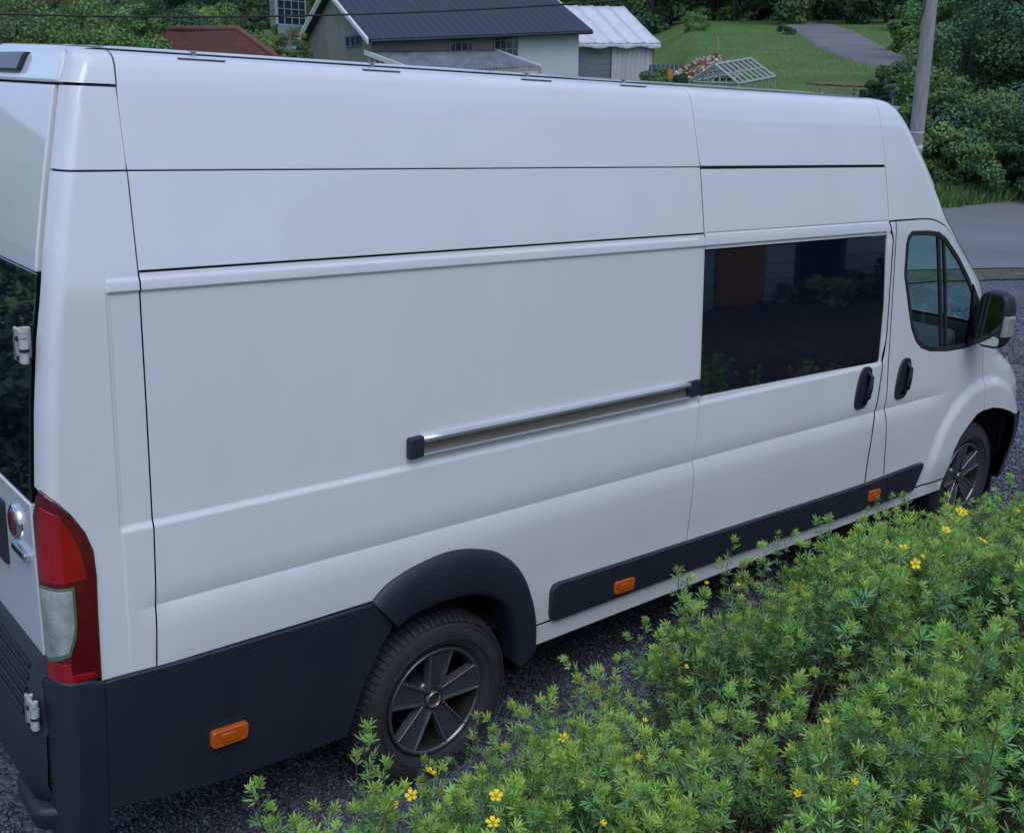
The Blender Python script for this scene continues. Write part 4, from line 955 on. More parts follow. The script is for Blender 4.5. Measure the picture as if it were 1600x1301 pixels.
def litter():
    V = []; F = []; T_ = []
    for _ in range(2600):
        x = rng.uniform(-1.5, 5.5); y = -rng.uniform(.7, 2.8); p0 = np.array([x, y, float(mound(x, y))+rng.uniform(0, .02)])
        d = rng.normal(size=3)*np.array([1, 1, .35]); d[2] = abs(d[2]); d /= np.linalg.norm(d); L = rng.uniform(.04, .22)
        v, f = tube_arr([p0, p0+d*L*.5+rng.normal(0, .008, 3), p0+d*L], .0022, .001, 3); n = len(V); V += v; F += [tuple(i+n for i in g) for g in f]; T_ += [np.array([1, .9, .8])*rng.uniform(.4, 1.8)]*len(v)
    nmesh('dead_twigs', V, F, M['twig'], None, False, tint=np.array(T_), kind='stuff')
    V = []; F = []; T_ = []
    for _ in range(90):
        x = rng.uniform(-.6, 3.2); y = -rng.uniform(1.0, 2.6); z = float(mound(x, y)); hh = rng.uniform(.1, .35)
        for q in range(rng.integers(5, 9)):
            a = rng.uniform(0, 6.28); L = rng.uniform(.05, .085); w = L*.42; el = rng.uniform(-.2, .7); B = np.array([math.cos(a), math.sin(a), 0]); S2 = np.array([-math.sin(a), math.cos(a), 0])
            p0 = np.array([x, y, z+hh*(q+1)/8])+B*.01; d = B*math.cos(el)+np.array([0, 0, math.sin(el)]); n = len(V)
            V += [p0, p0+d*L*.35+S2*w*.5+(0, 0, .006), p0+d*L*.35-S2*w*.5+(0, 0, .006), p0+d*L*.7+S2*w*.36, p0+d*L*.7-S2*w*.36, p0+d*L-(0, 0, .012), p0+d*L*.5-(0, 0, .003)]
            F += [(n, n+1, n+6), (n, n+6, n+2), (n+1, n+3, n+6), (n+2, n+6, n+4), (n+3, n+5, n+6), (n+4, n+6, n+5)]; T_ += [np.array([.7, .75, .6])*rng.uniform(.7, 1.2)]*7
    nmesh('broad_leaved_weeds', V, F, M['leaf'], None, False, tint=np.array(T_), kind='stuff')
litter()
where = ['at the far left, below the bumper, with loose single sprigs', 'in front of the rear wheel, with the two lowest yellow flowers', 'beside the gap of open gravel behind the rear wheel', 'reaching up over the sill under the dark side window', 'overlapping the lower sill below the sliding door handle',
         'below the front wheel, its tips against the moulding', 'covering the bottom of the front wheel', 'at the right edge, behind the one by the front wheel', 'farthest back, outside the right edge of the frame', 'at the bottom centre of the picture, nearest the viewer', 'at the bottom, right of centre, with dark gaps of soil', 'in the lower right corner, nearest the viewer', 'along the right edge, halfway down', 'at the right edge, behind the lower right corner one', 'beyond the right edge in the second row']
for k, (sx, sy) in enumerate(shr):
    ids = np.where(own == k)[0]
    if not len(ids): continue
    base = (sx, sy, float(mound(sx, sy)))
    root = thing('cinquefoil_shrub', 'fine-leaved green shrub '+where[k], 'shrub', base, group='flowering shrubs in the planting bed')
    Lv, Lf, Lt, Sv, Sf = [], [], [], [], []; nl = ns_ = 0
    for i_ in ids:
        x, y, z, hero = tips[i_]; lv, lf, lt, sv_, sf, _ = SPR[rng.integers(len(SPR))]
        s = rng.uniform(.82, 1.32); a = rng.uniform(0, 6.28)
        out = np.array([x-sx, y-sy, 0]); ln = min(.75, np.linalg.norm(out)/.6*.55)
        up = np.array([0, 0, 1.])+out/(np.linalg.norm(out)+1e-6)*ln*rng.uniform(.3, 1.)*(1-.6*hero)+rng.normal(0, .09, 3)
        B = rot_to(up, a); Mx = np.stack([B[:, 0], B[:, 2], B[:, 1]], 1)
        P = np.array([x, y, z])-np.array(base)
        Lv.append((lv*s)@Mx.T+P); Lf.append(lf+nl); Lt.append(lt*rng.uniform(.75, 1.2)*np.array([rng.uniform(.85, 1.15), 1, rng.uniform(.8, 1.25)])); nl += len(lv)
        sv2 = (sv_*s)@Mx.T+P; Sv.append(sv2); Sf.append(sf+ns_); ns_ += len(sv_)
        # woody stem down to the ground
        p0 = sv2[:4].mean(0); p1 = np.array([(p0[0])*.45, (p0[1])*.45, float(mound(sx+p0[0]*.45, sy+p0[1]*.45))-base[2]-.01])
        v, f = tube_arr([p1, (p0*.55+p1*.45)+rng.normal(0, .015, 3), p0], .0045, .0022, 4)
        Sv.append(np.array(v)); Sf.append(np.array(f)+ns_); ns_ += len(v)
    nmesh('foliage', np.concatenate(Lv), np.concatenate(Lf), M['leaf'], root, False, tint=np.concatenate(Lt), kind='stuff')
    nmesh('branches', np.concatenate(Sv), np.concatenate(Sf), M['stem'], root, True, kind='stuff')
    for j_ in np.where(fown == k)[0]:
        flower(root, flp[j_]-np.array(base), j_ in (0, 1, 2, 3, 4, 5, 6, 7, 10, 12, 18, 20))
# ------------------------------------------------------------------ background, in the lie of the hillside
def GT(p): return GM@Matrix.Translation(Vector(p))
def rel(p, o): return (p[0]-o[0], p[1]-o[1], p[2]-o[2])
def hillZ(X, Y): return float(T(np.float64(X), np.float64(Y)))
# near greenhouse skeleton
gLF, gRF, gAF, gAB, gRB = [gp(*q) for q in ((1077, 128, 33.6), (1155, 131, 32.0), (1118, 101, 32.8), (1173, 92, 35.0), (1211, 120, 34.2))]
gLB = gLF+(gRB-gRF); o0 = (gRF[0], gRF[1], hillZ(gRF[0], gRF[1]))
gh = thing('greenhouse_frame', 'bare grey greenhouse frame without glass beside the woodpile on the lawn', 'greenhouse', mw=GT(o0))
def gbar(name, a, b, r=.035, mt='steel', par=gh, o=o0, k=4):
    m_ = MB(); m_.tube([rel(a, o), rel(b, o)], r, k); return m_.build(name, M[mt], par)
gbar('ridge_bar', gAF, gAB, .05); gbar('eave_bar', gRF, gRB, .045); gbar('eave_bar', gLF, gLB, .045); gbar('tie_bar', gLF, gRF, .03); gbar('tie_bar', gLB, gRB, .03)
for i in range(8):
    t = i/7; gbar('rafter', gAF+(gAB-gAF)*t, gRF+(gRB-gRF)*t, .03 if 0 < i < 7 else .045); gbar('rafter', gAF+(gAB-gAF)*t, gLF+(gLB-gLF)*t, .028 if 0 < i < 7 else .045)
gbar('purlin', (gAF+gRF)/2, (gAB+gRB)/2, .025); gbar('purlin', (gAF+gLF)/2, (gAB+gLB)/2, .025)
for i in range(6):
    p = gRF+(gRB-gRF)*i/5; gbar('post', p, p-np.array([0, 0, 1.5]), .03)
    p = gLF+(gLB-gLF)*i/5; gbar('post', p, p-np.array([0, 0, 1.5]), .03)
for t in (.38, .62):
    p = gLF+(gRF-gLF)*t; gbar('post', p+np.array([0, 0, .25]), p-np.array([0, 0, 1.5]), .03)
# woodpile
pc = gp(1108, 122, 38.5); pc = np.array([pc[0], pc[1], pc[2]-.02])
V = []; F = []; TT = []
for i in range(700):
    a = rng.uniform(0, 2*PI); rr = math.sqrt(rng.random()); X = rr*math.cos(a)*1.15; Yl = rr*math.sin(a)*1.1
    hgt = .55*(1-rr**1.6)*(1.0+.25*math.sin(X*2.5+1)); Z = max(0, hgt)+rng.uniform(-.03, .05)
    d = rng.normal(size=3)*np.array([1, 1, .45]); d /= np.linalg.norm(d); L = rng.uniform(.15, .24); r = rng.uniform(.035, .07)
    B = rot_to(d, rng.uniform(0, 3)); c = np.array([X, Yl, Z]); n = len(V)
    for s in (-1, 1):
        for a2 in (0, 2.1, 4.2): V.append(c+d*L*s+(B[:, 0]*math.cos(a2)+B[:, 2]*math.sin(a2))*r)
    F += [(n, n+1, n+2), (n+3, n+5, n+4), (n, n+3, n+4, n+1), (n+1, n+4, n+5, n+2), (n+2, n+5, n+3, n)]
    k_ = rng.uniform(.35, 1.6); TT += [np.array([1, .93, .84])*k_ if rng.random() < .8 else np.array([.5, .36, .28])*k_]*6
wp = thing('woodpile', 'heap of pale split firewood thrown on the lawn behind the greenhouse frame', 'woodpile', mw=GT(pc))
nmesh('split_log', V, F, M['log'], wp, tint=np.array(TT), kind='stuff')
# pergola with brown shingle roof
q0 = gp(1276, 130, 30); q1 = gp(1400, 135, 31.5); q2 = gp(1283, 137, 29.6); zt = q0[2]
pb = (q0[0], q0[1], hillZ(q0[0], q0[1])); pg = thing('garden_shelter', 'low open garden shelter with a flat brown shingle roof on pale posts', 'shelter', mw=GT(pb))
m_ = MB(); m_.slab([rel(q0, pb), rel(q1, pb), rel(q1+np.array([.1, 1.5, .05]), pb), rel(q0+np.array([.1, 1.5, .05]), pb)], .07); m_.build('roof', M['thatch'], pg)
V = []; F = []
for i in range(60):
    t = i/60; p = np.array(rel(q0+(q1-q0)*t, pb)); w = .05
    h = rng.uniform(.0, .05); n = len(V); V += [p+(0, -.03, .03), p+(w, -.03, .03), p+(w, -.05, -h), p+(0, -.05, -h)]; F.append((n, n+1, n+2, n+3))
nmesh('shingle_fringe', V, F, M['thatch'], pg, kind='stuff')
for px in (1284, 1337, 1392):
    p = gp(px, 138, 30.2+(px-1284)*.012); m_ = MB(); a = rel(p, pb); m_.box((a[0]-.05, a[1]-.05, .0-1.0), (a[0]+.05, a[1]+.05, a[2]-.02)); m_.build('post', M['wood'], pg)
a = rel(gp(1284, 139, 30.2), pb); b = rel(gp(1337, 141, 30.8), pb); m_ = MB(); m_.hexa([(a[0], a[1]-.04, a[2]-.08), (b[0], b[1]-.04, b[2]-.08), (b[0], b[1]+.04, b[2]-.08), (a[0], a[1]+.04, a[2]-.08), (a[0], a[1]-.04, a[2]), (b[0], b[1]-.04, b[2]), (b[0], b[1]+.04, b[2]), (a[0], a[1]+.04, a[2])]); m_.build('beam', M['wood'], pg)
m_ = MB(); a = rel(gp(1345, 140, 31.6), pb); b = rel(gp(1392, 142, 32.2), pb); m_.hexa([(a[0], a[1], -1), (b[0], b[1], -1), (b[0], b[1]+.1, -1), (a[0], a[1]+.1, -1), (a[0], a[1], a[2]), (b[0], b[1], b[2]), (b[0], b[1]+.1, b[2]), (a[0], a[1]+.1, a[2])]); m_.build('back_panel', M['boards'], pg)
# small things on the lawn
def simple(name, label, cat, fn, mt, p, group=None):
    m_ = MB(); fn(m_); o = m_.build(name, M[mt], None, mw=GT(p)); tag(o, label, cat, group); return o
p = gp(1124, 74, 52); p[2] = hillZ(p[0], p[1])
simple('yellow_stake', 'thin yellow wooden stake leaning on the lawn below the round bush', 'stake', lambda b: b.tube([(0, 0, -.1), (-.10, 0, .55)], .032, 6), 'yellowitem', p)
p = gp(1047, 116, 37)
simple('orange_bucket', 'small orange bucket on the grass left of the woodpile', 'bucket', lambda b: (b.tube([(0, 0, -.15), (0, 0, .12)], [.06, .10], 10), b.tube([(0, 0, .12), (0, 0, .14)], [.105, .105], 10)), 'orangeitem', p)
p = gp(1040, 108, 41); ct = thing('blue_crate', 'low blue slatted crate beside the tarpaulin shed', 'crate', mw=GT(p))
m_ = MB(); m_.box((-.55, 0, -.2), (.55, .5, .14)); m_.build('crate_body', M['blueitem'], ct)
for i in range(7): m_ = MB(); m_.box((-.53+i*.165, -.03, -.2), (-.50+i*.165, -.005, .16)); m_.build('slat', M['grayitem'], ct)
p = gp(1395, 165, 27); lp = thing('lamp_post', 'pale blue post with a small dark blue cap beside the shelter', 'post', mw=GT(p))
m_ = MB(); m_.tube([(0, 0, -1.2), (0, 0, .22)], .035, 6); m_.build('shaft', M['grayitem'], lp)
m_ = MB(); m_.tube([(-.02, 0, .20), (.0, 0, .24), (.03, 0, .31), (.02, 0, .36)], [.03, .08, .09, .03], 8); m_.build('cap', M['blueitem'], lp)
p = gp(1418, 175, 24); bf = thing('cold_frame', 'low blue grey metal frame half hidden by the windscreen corner of the van', 'frame', mw=GT(p))
for a, b in (((-.35, 0, .06), (.16, 0, .03)), ((-.35, 0, .06), (-.35, 0, -.9)), ((.16, 0, .03), (.16, 0, -.9)), ((-.35, .6, .10), (.16, .6, .08)), ((-.35, 0, .06), (-.35, .6, .10)), ((.16, 0, .03), (.16, .6, .08))):
    m_ = MB(); m_.tube([a, b], .03, 6); m_.build('bar', M['grayitem'], bf)
p = gp(1457, 148, 25)
simple('garden_chair', 'small pale wooden chair half hidden in leaves right of the utility pole', 'chair', lambda b: (b.box((-.11, 0, .0), (.11, .2, .03)), b.box((-.11, .18, .03), (.11, .2, .12)), b.box((-.10, 0, -.2), (-.07, .03, 0)), b.box((.07, 0, -.2), (.10, .03, 0))), 'wood', p)
# utility pole and wire
pa = gp(1466, -110, 18.6); pbm = gp(1430, 232, 19.0); dv = (pa-pbm)/np.linalg.norm(pa-pbm); pz = pbm+dv*((hillZ(6.5, 19)-.3-pbm[2])/dv[2])
up_ = thing('utility_pole', 'leaning weathered grey wooden utility pole by the roadside', 'pole', mw=GT(pz))
ptop = pz+dv*9.2
m_ = MB(); m_.tube([rel(pz+dv*9.2*t, pz) for t in np.linspace(0, 1, 9)], [.128-.040*t for t in np.linspace(0, 1, 9)], 20); m_.build('pole_shaft', M['pole'], up_, True, sharp=60)
for py, h_ in ((206, .02), (229, .06)):
    c = gp(1433.5, py, 18.85); c = pbm+dv*((c[2]-pbm[2])/dv[2]); m_ = MB()
    rr = .128-.040*np.linalg.norm(c-pz)/9.2+.004
    m_.tube([rel(c-dv*h_/2, pz), rel(c+dv*h_/2, pz)], rr, 20, False); m_.build('pole_band', M['white'], up_)
m_ = MB(); c = gp(1448, 0, 18.6)
m_.tube([rel(ptop-dv*.8+np.array([-.1, -.08, 0]), pz), rel(gp(1452, -40, 18.7), pz), rel(gp(1444, 12, 18.65), pz), rel(gp(1439, 28, 18.7), pz)], .012, 5)
m_.tube([rel(ptop-dv*.8+np.array([-.1, -.05, 0]), pz), rel(gp(1453, -20, 18.7), pz), rel(gp(1447, 18, 18.7), pz)], .010, 5); m_.build('stay_cable', M['wire'], up_)
wp_ = []
for px in np.linspace(-500, 1466, 60):
    py = 22+.0325*px-5.6e-5*px*px
    if px > 983: py = 22+.0325*px-5.6e-5*px*px
    wp_.append(gp(px, py, 19.5-.0006*(px-0)))
o_ = tuple(wp_[0]); m_ = MB(); m_.tube([rel(p, o_) for p in wp_], .0165, 5)
tag(m_.build('power_line', M['wire'], None, True, mw=GT(o_)), 'black overhead cable sagging across the top of the house roof', 'cable')
# ---- the beige house
C1 = gp(581, 56, 45); u_ = np.array([.883, .47, 0.]); v_ = np.array([-.47, .883, 0.])
LU = min(np.arange(6, 12, .02), key=lambda a: abs(w2px(g2w(C1+u_*a))[0]-903)); RE = gp(905, 44, float((C1+u_*LU)[1])); tilt = (RE[2]-C1[2])/LU; u3 = u_+np.array([0, 0, tilt]); LV_ = 8.6
zb = -1.2-C1[2]; hb = (C1[0], C1[1], -1.2)
def H(a, b, h): p = C1+u3*a+v_*b+np.array([0, 0, h]); return rel(p, hb)
hs = thing('house', 'beige rendered house with dark metal roof and white bargeboards beyond the van', 'house', mw=GT(hb))
def prism(name, quad, t, mt, par): m_ = MB(); m_.slab(quad, t); return m_.build(name, M[mt], par)
hr = 2.05; gm = LV_/2
m_ = MB(); m_.add([H(0, 0, zb), H(0, 0, 0), H(0, gm, hr+.0), H(0, LV_, 0), H(0, LV_, zb)]+[H(.15, 0, zb), H(.15, 0, 0), H(.15, gm, hr), H(.15, LV_, 0), H(.15, LV_, zb)], [(0, 1, 2, 3, 4), (9, 8, 7, 6, 5), (0, 5, 6, 1), (1, 6, 7, 2), (2, 7, 8, 3), (3, 8, 9, 4)])
m_.build('gable_wall', M['stucco'], hs)
a8 = min(np.arange(3, 10, .02), key=lambda a: abs(w2px(g2w(C1+u3*a))[0]-809))
m_ = MB(); m_.add([H(0.15, .0, zb), H(a8, .0, zb), H(a8, .0, .10), H(.15, .0, .10), H(0.15, .2, zb), H(a8, .2, zb), H(a8, .2, .10), H(.15, .2, .10)], [(0, 1, 2, 3), (7, 6, 5, 4), (0, 4, 5, 1), (1, 5, 6, 2), (2, 6, 7, 3), (3, 7, 4, 0)]); m_.build('wall', M['stucco'], hs)
m_ = MB(); m_.add([H(a8, -.06, zb), H(LU, -.06, zb), H(LU, -.06, .08), H(a8, -.06, .08), H(a8, .2, zb), H(LU, .2, zb), H(LU, .2, .08), H(a8, .2, .08)], [(0, 1, 2, 3), (7, 6, 5, 4), (0, 4, 5, 1), (1, 5, 6, 2), (2, 6, 7, 3), (3, 7, 4, 0)]); w = m_.build('wall', M['bluewall'], hs); w['label'] = 'pale blue rendered wall section'
m_ = MB(); m_.add([H(LU-.1, 0.2, zb), H(LU-.1, LV_, zb), H(LU-.1, LV_, 0), H(LU-.1, gm, hr), H(LU-.1, 0.2, 0)], [(0, 1, 2, 3, 4)]); m_.add([H(0.15, LV_, zb), H(LU-.1, LV_, zb), H(LU-.1, LV_, 0), H(.15, LV_, 0)], [(0, 1, 2, 3)]); m_.build('rear_wall', M['stucco'], hs)
sl = hr/gm; ov = .55
rf = prism('roof', [H(-.35, -ov, -ov*sl+.12), H(LU+.4, -ov, -ov*sl+.12), H(LU+.4, gm, hr+.12), H(-.35, gm, hr+.12)], .10, 'roofdark', hs)
prism('roof', [H(LU+.4, LV_+ov, -ov*sl+.12), H(-.35, LV_+ov, -ov*sl+.12), H(-.35, gm, hr+.12), H(LU+.4, gm, hr+.12)], .10, 'roofdark', hs)
for k in range(28):
    a = -.2+k*(LU+.5)/28; prism('roof_seam', [H(a, -ov, -ov*sl+.130), H(a+.02, -ov, -ov*sl+.130), H(a+.02, gm, hr+.130), H(a, gm, hr+.130)], .010, 'roofdark', rf)
for (b0, b1, h0, h1) in ((-ov, gm, -ov*sl, hr), (LV_+ov, gm, -ov*sl, hr)):
    for k_, (e0, e1) in enumerate(((-.42, -.36), (-.46, -.42))):
        m_ = MB(); t0, t1 = (.16, -.06) if k_ == 0 else (.17, .06)
        m_.hexa([H(e0, b0, h0+t1), H(e1, b0, h0+t1), H(e1, b0, h0+t0), H(e0, b0, h0+t0), H(e0, b1, h1+t1), H(e1, b1, h1+t1), H(e1, b1, h1+t0), H(e0, b1, h1+t0)]); m_.build('bargeboard', M['white'], hs)
m_ = MB(); m_.hexa([H(LU+.42, -ov, -ov*sl-.02), H(LU+.47, -ov, -ov*sl-.02), H(LU+.47, -ov, -ov*sl+.14), H(LU+.42, -ov, -ov*sl+.14), H(LU+.42, gm, hr-.02), H(LU+.47, gm, hr-.02), H(LU+.47, gm, hr+.14), H(LU+.42, gm, hr+.14)]); m_.build('bargeboard', M['white'], hs)
m_ = MB(); m_.tube([H(-.3, -ov-.06, -ov*sl+.02), H(LU+.35, -ov-.06, -ov*sl+.02)], .06, 8); m_.build('gutter', M['blackgloss'], hs)
m_ = MB(); m_.hexa([H(0, -.03, -.03), H(a8, -.03, -.03), H(a8, .0, -.03), H(0, .0, -.03), H(0, -.03, .05), H(a8, -.03, .05), H(a8, .0, .05), H(0, .0, .05)]); m_.build('fascia', M['white'], hs)
def win(par, org, du, dz, nx, nz, mt='steel', out=None, fr=.05):
    """frame, bars and one pane object per opening; org lower left, du along, dz up (vectors)"""
    o = np.array(org); du = np.array(du); dz = np.array(dz); nn = np.cross(du, dz); nn /= np.linalg.norm(nn)
    lu = np.linalg.norm(du); lz = np.linalg.norm(dz); m_ = MB()
    def q(a, b, e): return tuple(o+du*a+dz*b+nn*e)
    def bx(a0, a1, b0, b1, e0, e1): m_.hexa([q(a0, b0, e0), q(a1, b0, e0), q(a1, b1, e0), q(a0, b1, e0), q(a0, b0, e1), q(a1, b0, e1), q(a1, b1, e1), q(a0, b1, e1)])
    fu, fz = fr/lu, fr/lz
    for i in range(nx+1):
        c = i/nx; w_ = fu*(1 if i in (0, nx) else .5); bx(max(0, c-w_*(.5 if 0 < i < nx else 1)), min(1, c+w_*(.5 if 0 < i < nx else 1)), 0, 1, -.02, .05)
    for j in range(nz+1):
        c = j/nz; w_ = fz*(1 if j in (0, nz) else .5); bx(0, 1, max(0, c-w_*(.5 if 0 < j < nz else 1)), min(1, c+w_*(.5 if 0 < j < nz else 1)), -.018, .046)
    f = m_.build('window', M[mt], par)
    for i in range(nx):
        for j in range(nz):
            m2 = MB(); m2.hexa([tuple(o+du*a+dz*b+nn*e) for e in (.008, .02) for a, b in ((i/nx+.005, j/nz+.005), ((i+1)/nx-.005, j/nz+.005), ((i+1)/nx-.005, (j+1)/nz-.005), (i/nx+.005, (j+1)/nz-.005))]); m2.build('pane', M['winglass'], f)
    return f
def onwall(px, py):   # the long wall plane of the house
    # solve a,h with C1+u3 a + z h on the pixel ray
    d = gp(px, py, 1.); A = np.array([[u3[0], 0, -d[0]], [u3[1], 0, -d[1]], [u3[2], 1, -d[2]]]); a, h, t = np.linalg.solve(A, -C1); return a, h
def ongable(px, py):
    d = gp(px, py, 1.); A = np.array([[v_[0], 0, -d[0]], [v_[1], 0, -d[1]], [0, 1, -d[2]]]); b, h, t = np.linalg.solve(A, -C1); return b, h
for (x0, x1, y0, y1, nx, nz_) in ((701, 739, 54, 80, 4, 2), (771, 809, 50, 90, 4, 3)):
    a0, h1 = onwall(x0, y0); a1, h0 = onwall(x1, y1)
    h0 = min(h0, h1-.5); off = -.02
    win(hs, H(a0, off, h0), np.array(H(a1, off, h0))-np.array(H(a0, off, h0)), (0, 0, h1-h0), nx, nz_)
b0, h1 = ongable(541, 57); b1, h0 = ongable(566, 72)
for k in range(3):
    bb = b0+(b1-b0)*(k+.06)/3; be = b0+(b1-b0)*(k+.94)/3
    win(hs, H(-.02, bb, h0), np.array(H(-.02, be, h0))-np.array(H(-.02, bb, h0)), (0, 0, h1-h0), 1, 1, 'bluef')
b, h = ongable(484, 50); m_ = MB(); q = H(-.25, b-.3, h); m_.tube([q, (q[0]+.3, q[1]+.1, q[2])], .02, 6); m_.tube([q, (q[0], q[1], q[2]-.25)], .02, 6); m_.build('wall_bracket', M['black'], hs)
# lean-to
ltop0 = onwall(590, 80); ltop1 = onwall(773, 78); 
lt0 = np.array(H(ltop0[0]-.35, 0, ltop0[1])); lt1 = np.array(H(ltop1[0], 0, ltop1[1]))
lo0 = gp(652, 112, 41.5); lo1 = gp(845, 104, 45.2)
tl0 = C1+u3*(ltop0[0]-.55)+np.array([0, 0, ltop0[1]]); tl1 = C1+u3*ltop1[0]+np.array([0, 0, ltop1[1]])
lb = (lo0[0], lo0[1], -1.3); lt = thing('lean_to', 'lean-to with grey corrugated roof against the long wall of the beige house', 'lean-to', mw=GT(lb))
nrib = 34
for k in range(nrib//2):
    t0, t1 = k/(nrib/2), (k+.97)/(nrib/2); A_, B_ = lo0+(lo1-lo0)*t0, lo0+(lo1-lo0)*t1; C_, D_ = tl0+(tl1-tl0)*t1, tl0+(tl1-tl0)*t0; V = []; F = []
    for s in np.linspace(0, 1, 9):
        h = .03*math.sin(s*4*PI); p = A_+(B_-A_)*s; q = D_+(C_-D_)*s; V += [rel(p+(0, 0, h), lb), rel(q+(0, 0, h), lb), rel(q+(0, 0, h-.02), lb), rel(p+(0, 0, h-.02), lb)]
    F = []
    for i in range(8):
        for j in range(4): F.append((i*4+j, (i+1)*4+j, (i+1)*4+(j+1) % 4, i*4+(j+1) % 4))
    nmesh('roof_sheet', V, F, M['corr'], lt)
def beam(name, a, b, w, h, mt, par, o):
    m_ = MB(); d = np.array(b)-np.array(a); s = np.cross(d, (0, 0, 1.)); s /= np.linalg.norm(s); s *= w/2; z = np.array([0, 0, h])
    P = [np.array(a)-s-z, np.array(b)-s-z, np.array(b)+s-z, np.array(a)+s-z, np.array(a)-s, np.array(b)-s, np.array(b)+s, np.array(a)+s]; m_.hexa([rel(p, o) for p in P]); return m_.build(name, M[mt], par)
beam('bargeboard', lo0+(0, 0, .06), tl0+(0, 0, .06), .08, .18, 'white', lt, lb); beam('bargeboard', lo1+(0, 0, .05), tl1+(0, 0, .05), .06, .10, 'white', lt, lb); beam('eave_beam', lo0-(0, 0, .05), lo1-(0, 0, .05), .08, .12, 'wood', lt, lb)
for t in (.02, .35, .68, .98):
    p = lo0+(lo1-lo0)*t; beam('post', p-(0, 0, .1), p-(0.001, 0, .1)+np.array([.1, 0, 0]), .1, 2.6, 'wood', lt, lb)
for k in range(9):
    p = tl0+(lo0-tl0)*(k+.5)/9; beam('wall_board', p-(0, 0, .12), p+(lo0-tl0)*.07-(0, 0, .12), .03, 2.2, 'wood', lt, lb)
# ---- tarpaulin shed to the right of the house
E_ = gp(1030, 69, 53.5); hgt = gp(974, 12, 56.2)[2]-E_[2]; EL = gp(876, 69, 50.9)
ul = (EL-E_); us = ul/np.linalg.norm(ul); Ls = np.linalg.norm(ul); sb = (E_[0], E_[1], -.6)
sh = thing('tarp_shed', 'white sheet-roofed shed with tarpaulin walls right of the beige house', 'shed', mw=GT(sb))
def S_(a, b, h): return rel(E_+us*a+v_*b*1.16+np.array([0, 0, h]), sb)
for k in range(6):
    a0, a1 = Ls*k/6, Ls*(k+.975)/6; V = []; F = []
    for i in range(7):
        for j in range(4):
            b = 2.65*i/6-.12*(i == 0); h = hgt*i/6+(.03*math.sin(i*2+k*3)*(k > 3)+rng.normal(0, .010+.012*(k > 3)))*(0 < i < 6); a = a0+(a1-a0)*j/3
            V.append(S_(a, b, h+(.05 if j in (0,) else 0)+.012*math.sin(j*PI/3)))
    for i in range(6):
        for j in range(3): F.append((i*4+j, i*4+j+1, (i+1)*4+j+1, (i+1)*4+j))
    o = nmesh('roof_sheet', V, F, M['sheet'], sh, True); sm = o.modifiers.new('solid', 'SOLIDIFY'); sm.thickness = .03
prism('roof_sheet', [S_(0, 2.65, hgt), S_(Ls, 2.65, hgt), S_(Ls, 5.3, 0), S_(0, 5.3, 0)], .04, 'sheet', sh)
# crumpled valance
V = []; F = []; nv = 40
for i in range(nv+1):
    a = Ls*i/nv; V += [S_(a, -.10, .02), S_(a, -.14+.04*math.sin(i*1.9), -.09-.03*math.sin(i*.7+1)), S_(a, -.10, -.17-.04*math.sin(i*.55))]
for i in range(nv): F += [(i*3, i*3+1, i*3+4, i*3+3), (i*3+1, i*3+2, i*3+5, i*3+4)]
nmesh('tarp_valance', V, F, M['sheet'], sh, True)
V = []; F = []; nv = 60; tw = 2.35
for i in range(nv+1):
    a = .25+tw*i/nv
    for h in (-.1, -.8, -1.6, -3.2): V.append(S_(a, .15+.035*math.sin(i*.9)+.02*math.sin(i*2.3+h), h))
for i in range(nv):
    for j in range(3): F.append((i*4+j, i*4+j+1, i*4+j+5, i*4+j+4))
o = nmesh('tarp_wall', V, F, M['tarp'], sh, True)
for k in range(12):
    h = -.15-k*.26; m_ = MB(); m_.hexa([S_(.25+tw, .2, h-.25), S_(Ls, .2, h-.25), S_(Ls, .24, h-.25), S_(.25+tw, .24, h-.25), S_(.25+tw, .17, h), S_(Ls, .17, h), S_(Ls, .22, h), S_(.25+tw, .22, h)]); m_.build('wall_board', M['boards'], sh)
m_ = MB(); m_.hexa([S_(.18, .1, -3.2), S_(.25, .1, -3.2), S_(.25, .25, -3.2), S_(.18, .25, -3.2), S_(.18, .1, -.1), S_(.25, .1, -.1), S_(.25, .25, -.1), S_(.18, .25, -.1)]); m_.build('corner_post', M['thatch'], sh)
m_ = MB(); m_.add([S_(.2, .2, -3.2), S_(.2, 5.1, -3.2), S_(.2, 5.1, 0), S_(.2, 2.65, hgt-.05), S_(.2, .2, 0)], [(0, 1, 2, 3, 4)]); m_.build('gable_wall', M['tarp'], sh)
# ---- glazed greenhouse, far left of the house
g0 = gp(433, 39, 55); g1 = gp(478, 42, 57); ghh = 3.2; gb2 = (g0[0], g0[1], g0[2]-.5)
gg = thing('glass_greenhouse', 'far greenhouse with square glass panes behind the left bargeboard', 'greenhouse', mw=GT(gb2))
f = win(gg, rel(g0, gb2), g1-g0, (0, 0, 1.55), 4, 4, 'steel', fr=.06)
zz = g0+np.array([0, 0, 1.55]); z1_ = g1+np.array([0, 0, 1.55]); f2 = win(gg, rel(zz, gb2), z1_-zz, (-.1, 1.8, 1.0), 4, 3, 'steel', fr=.06)
win(gg, rel(g0+np.array([-.6, 1.6, 0]), gb2), np.array([.6, -1.6, 0]), (0, 0, 1.55), 4, 4, 'steel', fr=.06)
m_ = MB(); a = rel(g0, gb2); b = rel(g1, gb2); m_.box((a[0], a[1]+.05, -.8), (b[0], b[1]+1, .5)); m_.build('plinth', M['boards'], gg)
for r_ in (): pass
